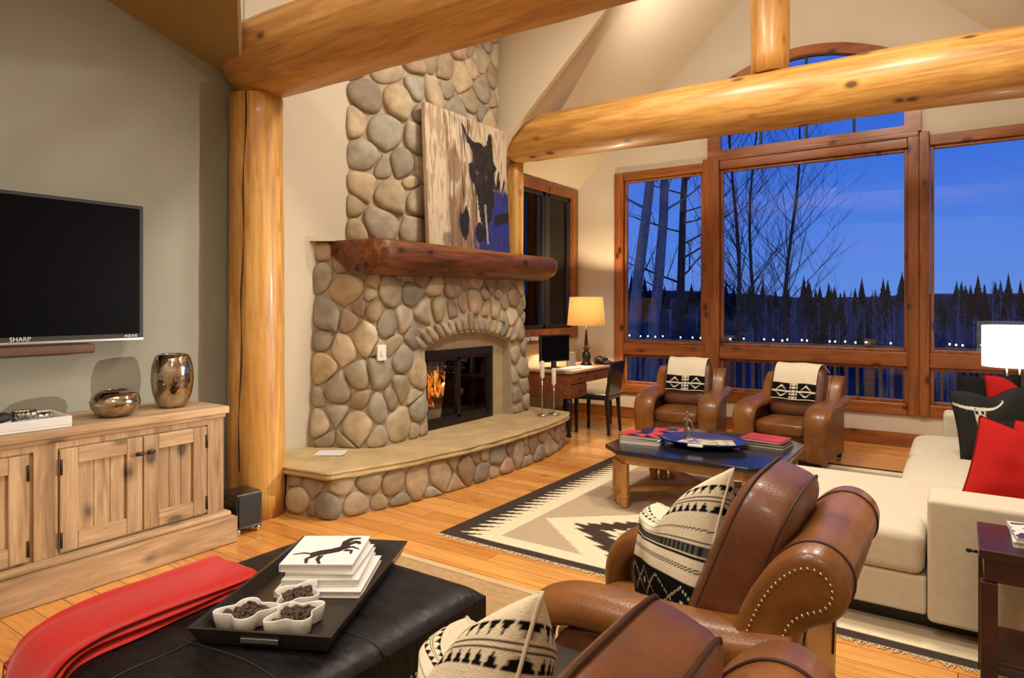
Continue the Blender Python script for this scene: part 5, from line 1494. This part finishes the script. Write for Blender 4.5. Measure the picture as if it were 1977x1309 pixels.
tree('pine_tree', 'second thick pale tree trunk from the left beyond the left window', -6.0, 14.6, 13, .15, (.03, 0), 4, BARKP, 10, 1.6, 1, .5)
tree('bare_tree', 'dark crooked bare tree with spreading limbs beyond the left window', -6.55, 16.5, 12, .13, (.11, 0), 6, BARKD, 26, 2.2, 2, .25, rise=.25)
tree('bare_tree', 'tall bare birch just right of the post between left and middle windows', -5.0, 18.0, 11, .07, (.0, 0), 11, BARKD, 36, 2.2, 2, .25, rise=1.0, kids=5)
tree('bare_tree', 'slender bare birch with fanning branches in the middle window', -3.75, 18.5, 9.2, .07, (.02, 0), 14, BARKD, 34, 2.6, 2, .28, rise=1.1, kids=5)
tree('bare_tree', 'bare birch close behind the tall one in the left part of the middle window', -5.6, 22.0, 11, .07, (.02, 0), 19, BARKD, 36, 2.6, 2, .25, rise=1.0, kids=5)
# fallen brush, aspens and firs
rng = random.Random(77)
def slim(name, lab, group, mesh_fn, pos):
    base = None
    for i, (x, y, s_) in enumerate(pos):
        z = th_(x, y) - .2
        if base is None:
            base = mesh_fn(); o = base
        else:
            o = base.copy(); COL.objects.link(o)
        o.location = (x, y, z); o.scale = (s_, s_, s_ * rng.uniform(.85, 1.15)); o.rotation_euler = (0, 0, rng.uniform(0, 6.28))
        tag(o, lab, 'tree', group)
def aspen():
    q = MB(); r_ = random.Random(2); q.tube([(0, 0, 0), (.05, 0, 2), (.0, .05, 4), (.05, 0, 6.4)], [.07, .06, .045, .012], 7)
    for i in range(22):
        z = r_.uniform(2.4, 6.2); a = r_.uniform(0, 6.28); branch(q, (0, 0, z), (math.cos(a), math.sin(a), 1.3), 1.1 * (1.3 - z / 7), .014, 1, r_, .5, .1, 3)
    return q.build('aspen_tree', plain('aspen_bark', hexc(150, 150, 160), .9, var=.2))
def view_x(y, u): # x on the ray through photo column u at depth y
    t = (u - 988) / 1267; return y * (-.562 + .827 * t) / (.827 + .562 * t)
pos = []
for i in range(150):
    y = rng.uniform(28, 52); pos.append((view_x(y, rng.uniform(1190, 2080)), y, rng.uniform(.42, .62)))
slim('aspen_tree', 'slim bare aspen of the dusky woodland beyond the deck', 'aspens in the woodland', aspen, pos)
def fir():
    q = MB(); q.cyl((0, 0, 0), (0, 0, 5), .09, .02, n=8); r_ = random.Random(1)
    for i in range(15):
        z = .7 + i * .3; R_ = 1.15 * (1 - i / 15.5); n = 18; ring0 = []; ring1 = []
        for k in range(n):
            a = 2 * PI * k / n; rr_ = R_ * (1 if k % 2 else .62) * r_.uniform(.8, 1.1)
            ring0.append(Vector((rr_ * math.cos(a), rr_ * math.sin(a), z - .18 * r_.random()))); ring1.append(Vector((.04 * math.cos(a), .04 * math.sin(a), z + .55)))
        q.loft([ring0, ring1], smooth=False)
    return q.build('fir_tree', NEED)
pos = []
for i in range(110):
    y = rng.uniform(56, 74); pos.append((view_x(y, rng.uniform(1180, 2080)), y, rng.uniform(.25, .45) if rng.random() < .85 else rng.uniform(.45, .65)))
slim('fir_tree', 'dark fir on the skyline of the hill beyond the woodland', 'firs on the far hill', fir, pos)
pos = []
for u, y, s_ in ((1600, 40, 1.0), (1622, 41, .85), (1668, 43, .8), (1900, 44, .8), (1575, 44, .75), (1350, 42, .6), (1940, 46, .7)):
    pos.append((view_x(y, u), y, s_ * .95))
slim('fir_tree', 'taller dark fir standing among the aspens nearer than the hill', 'firs among the aspens', fir, pos)
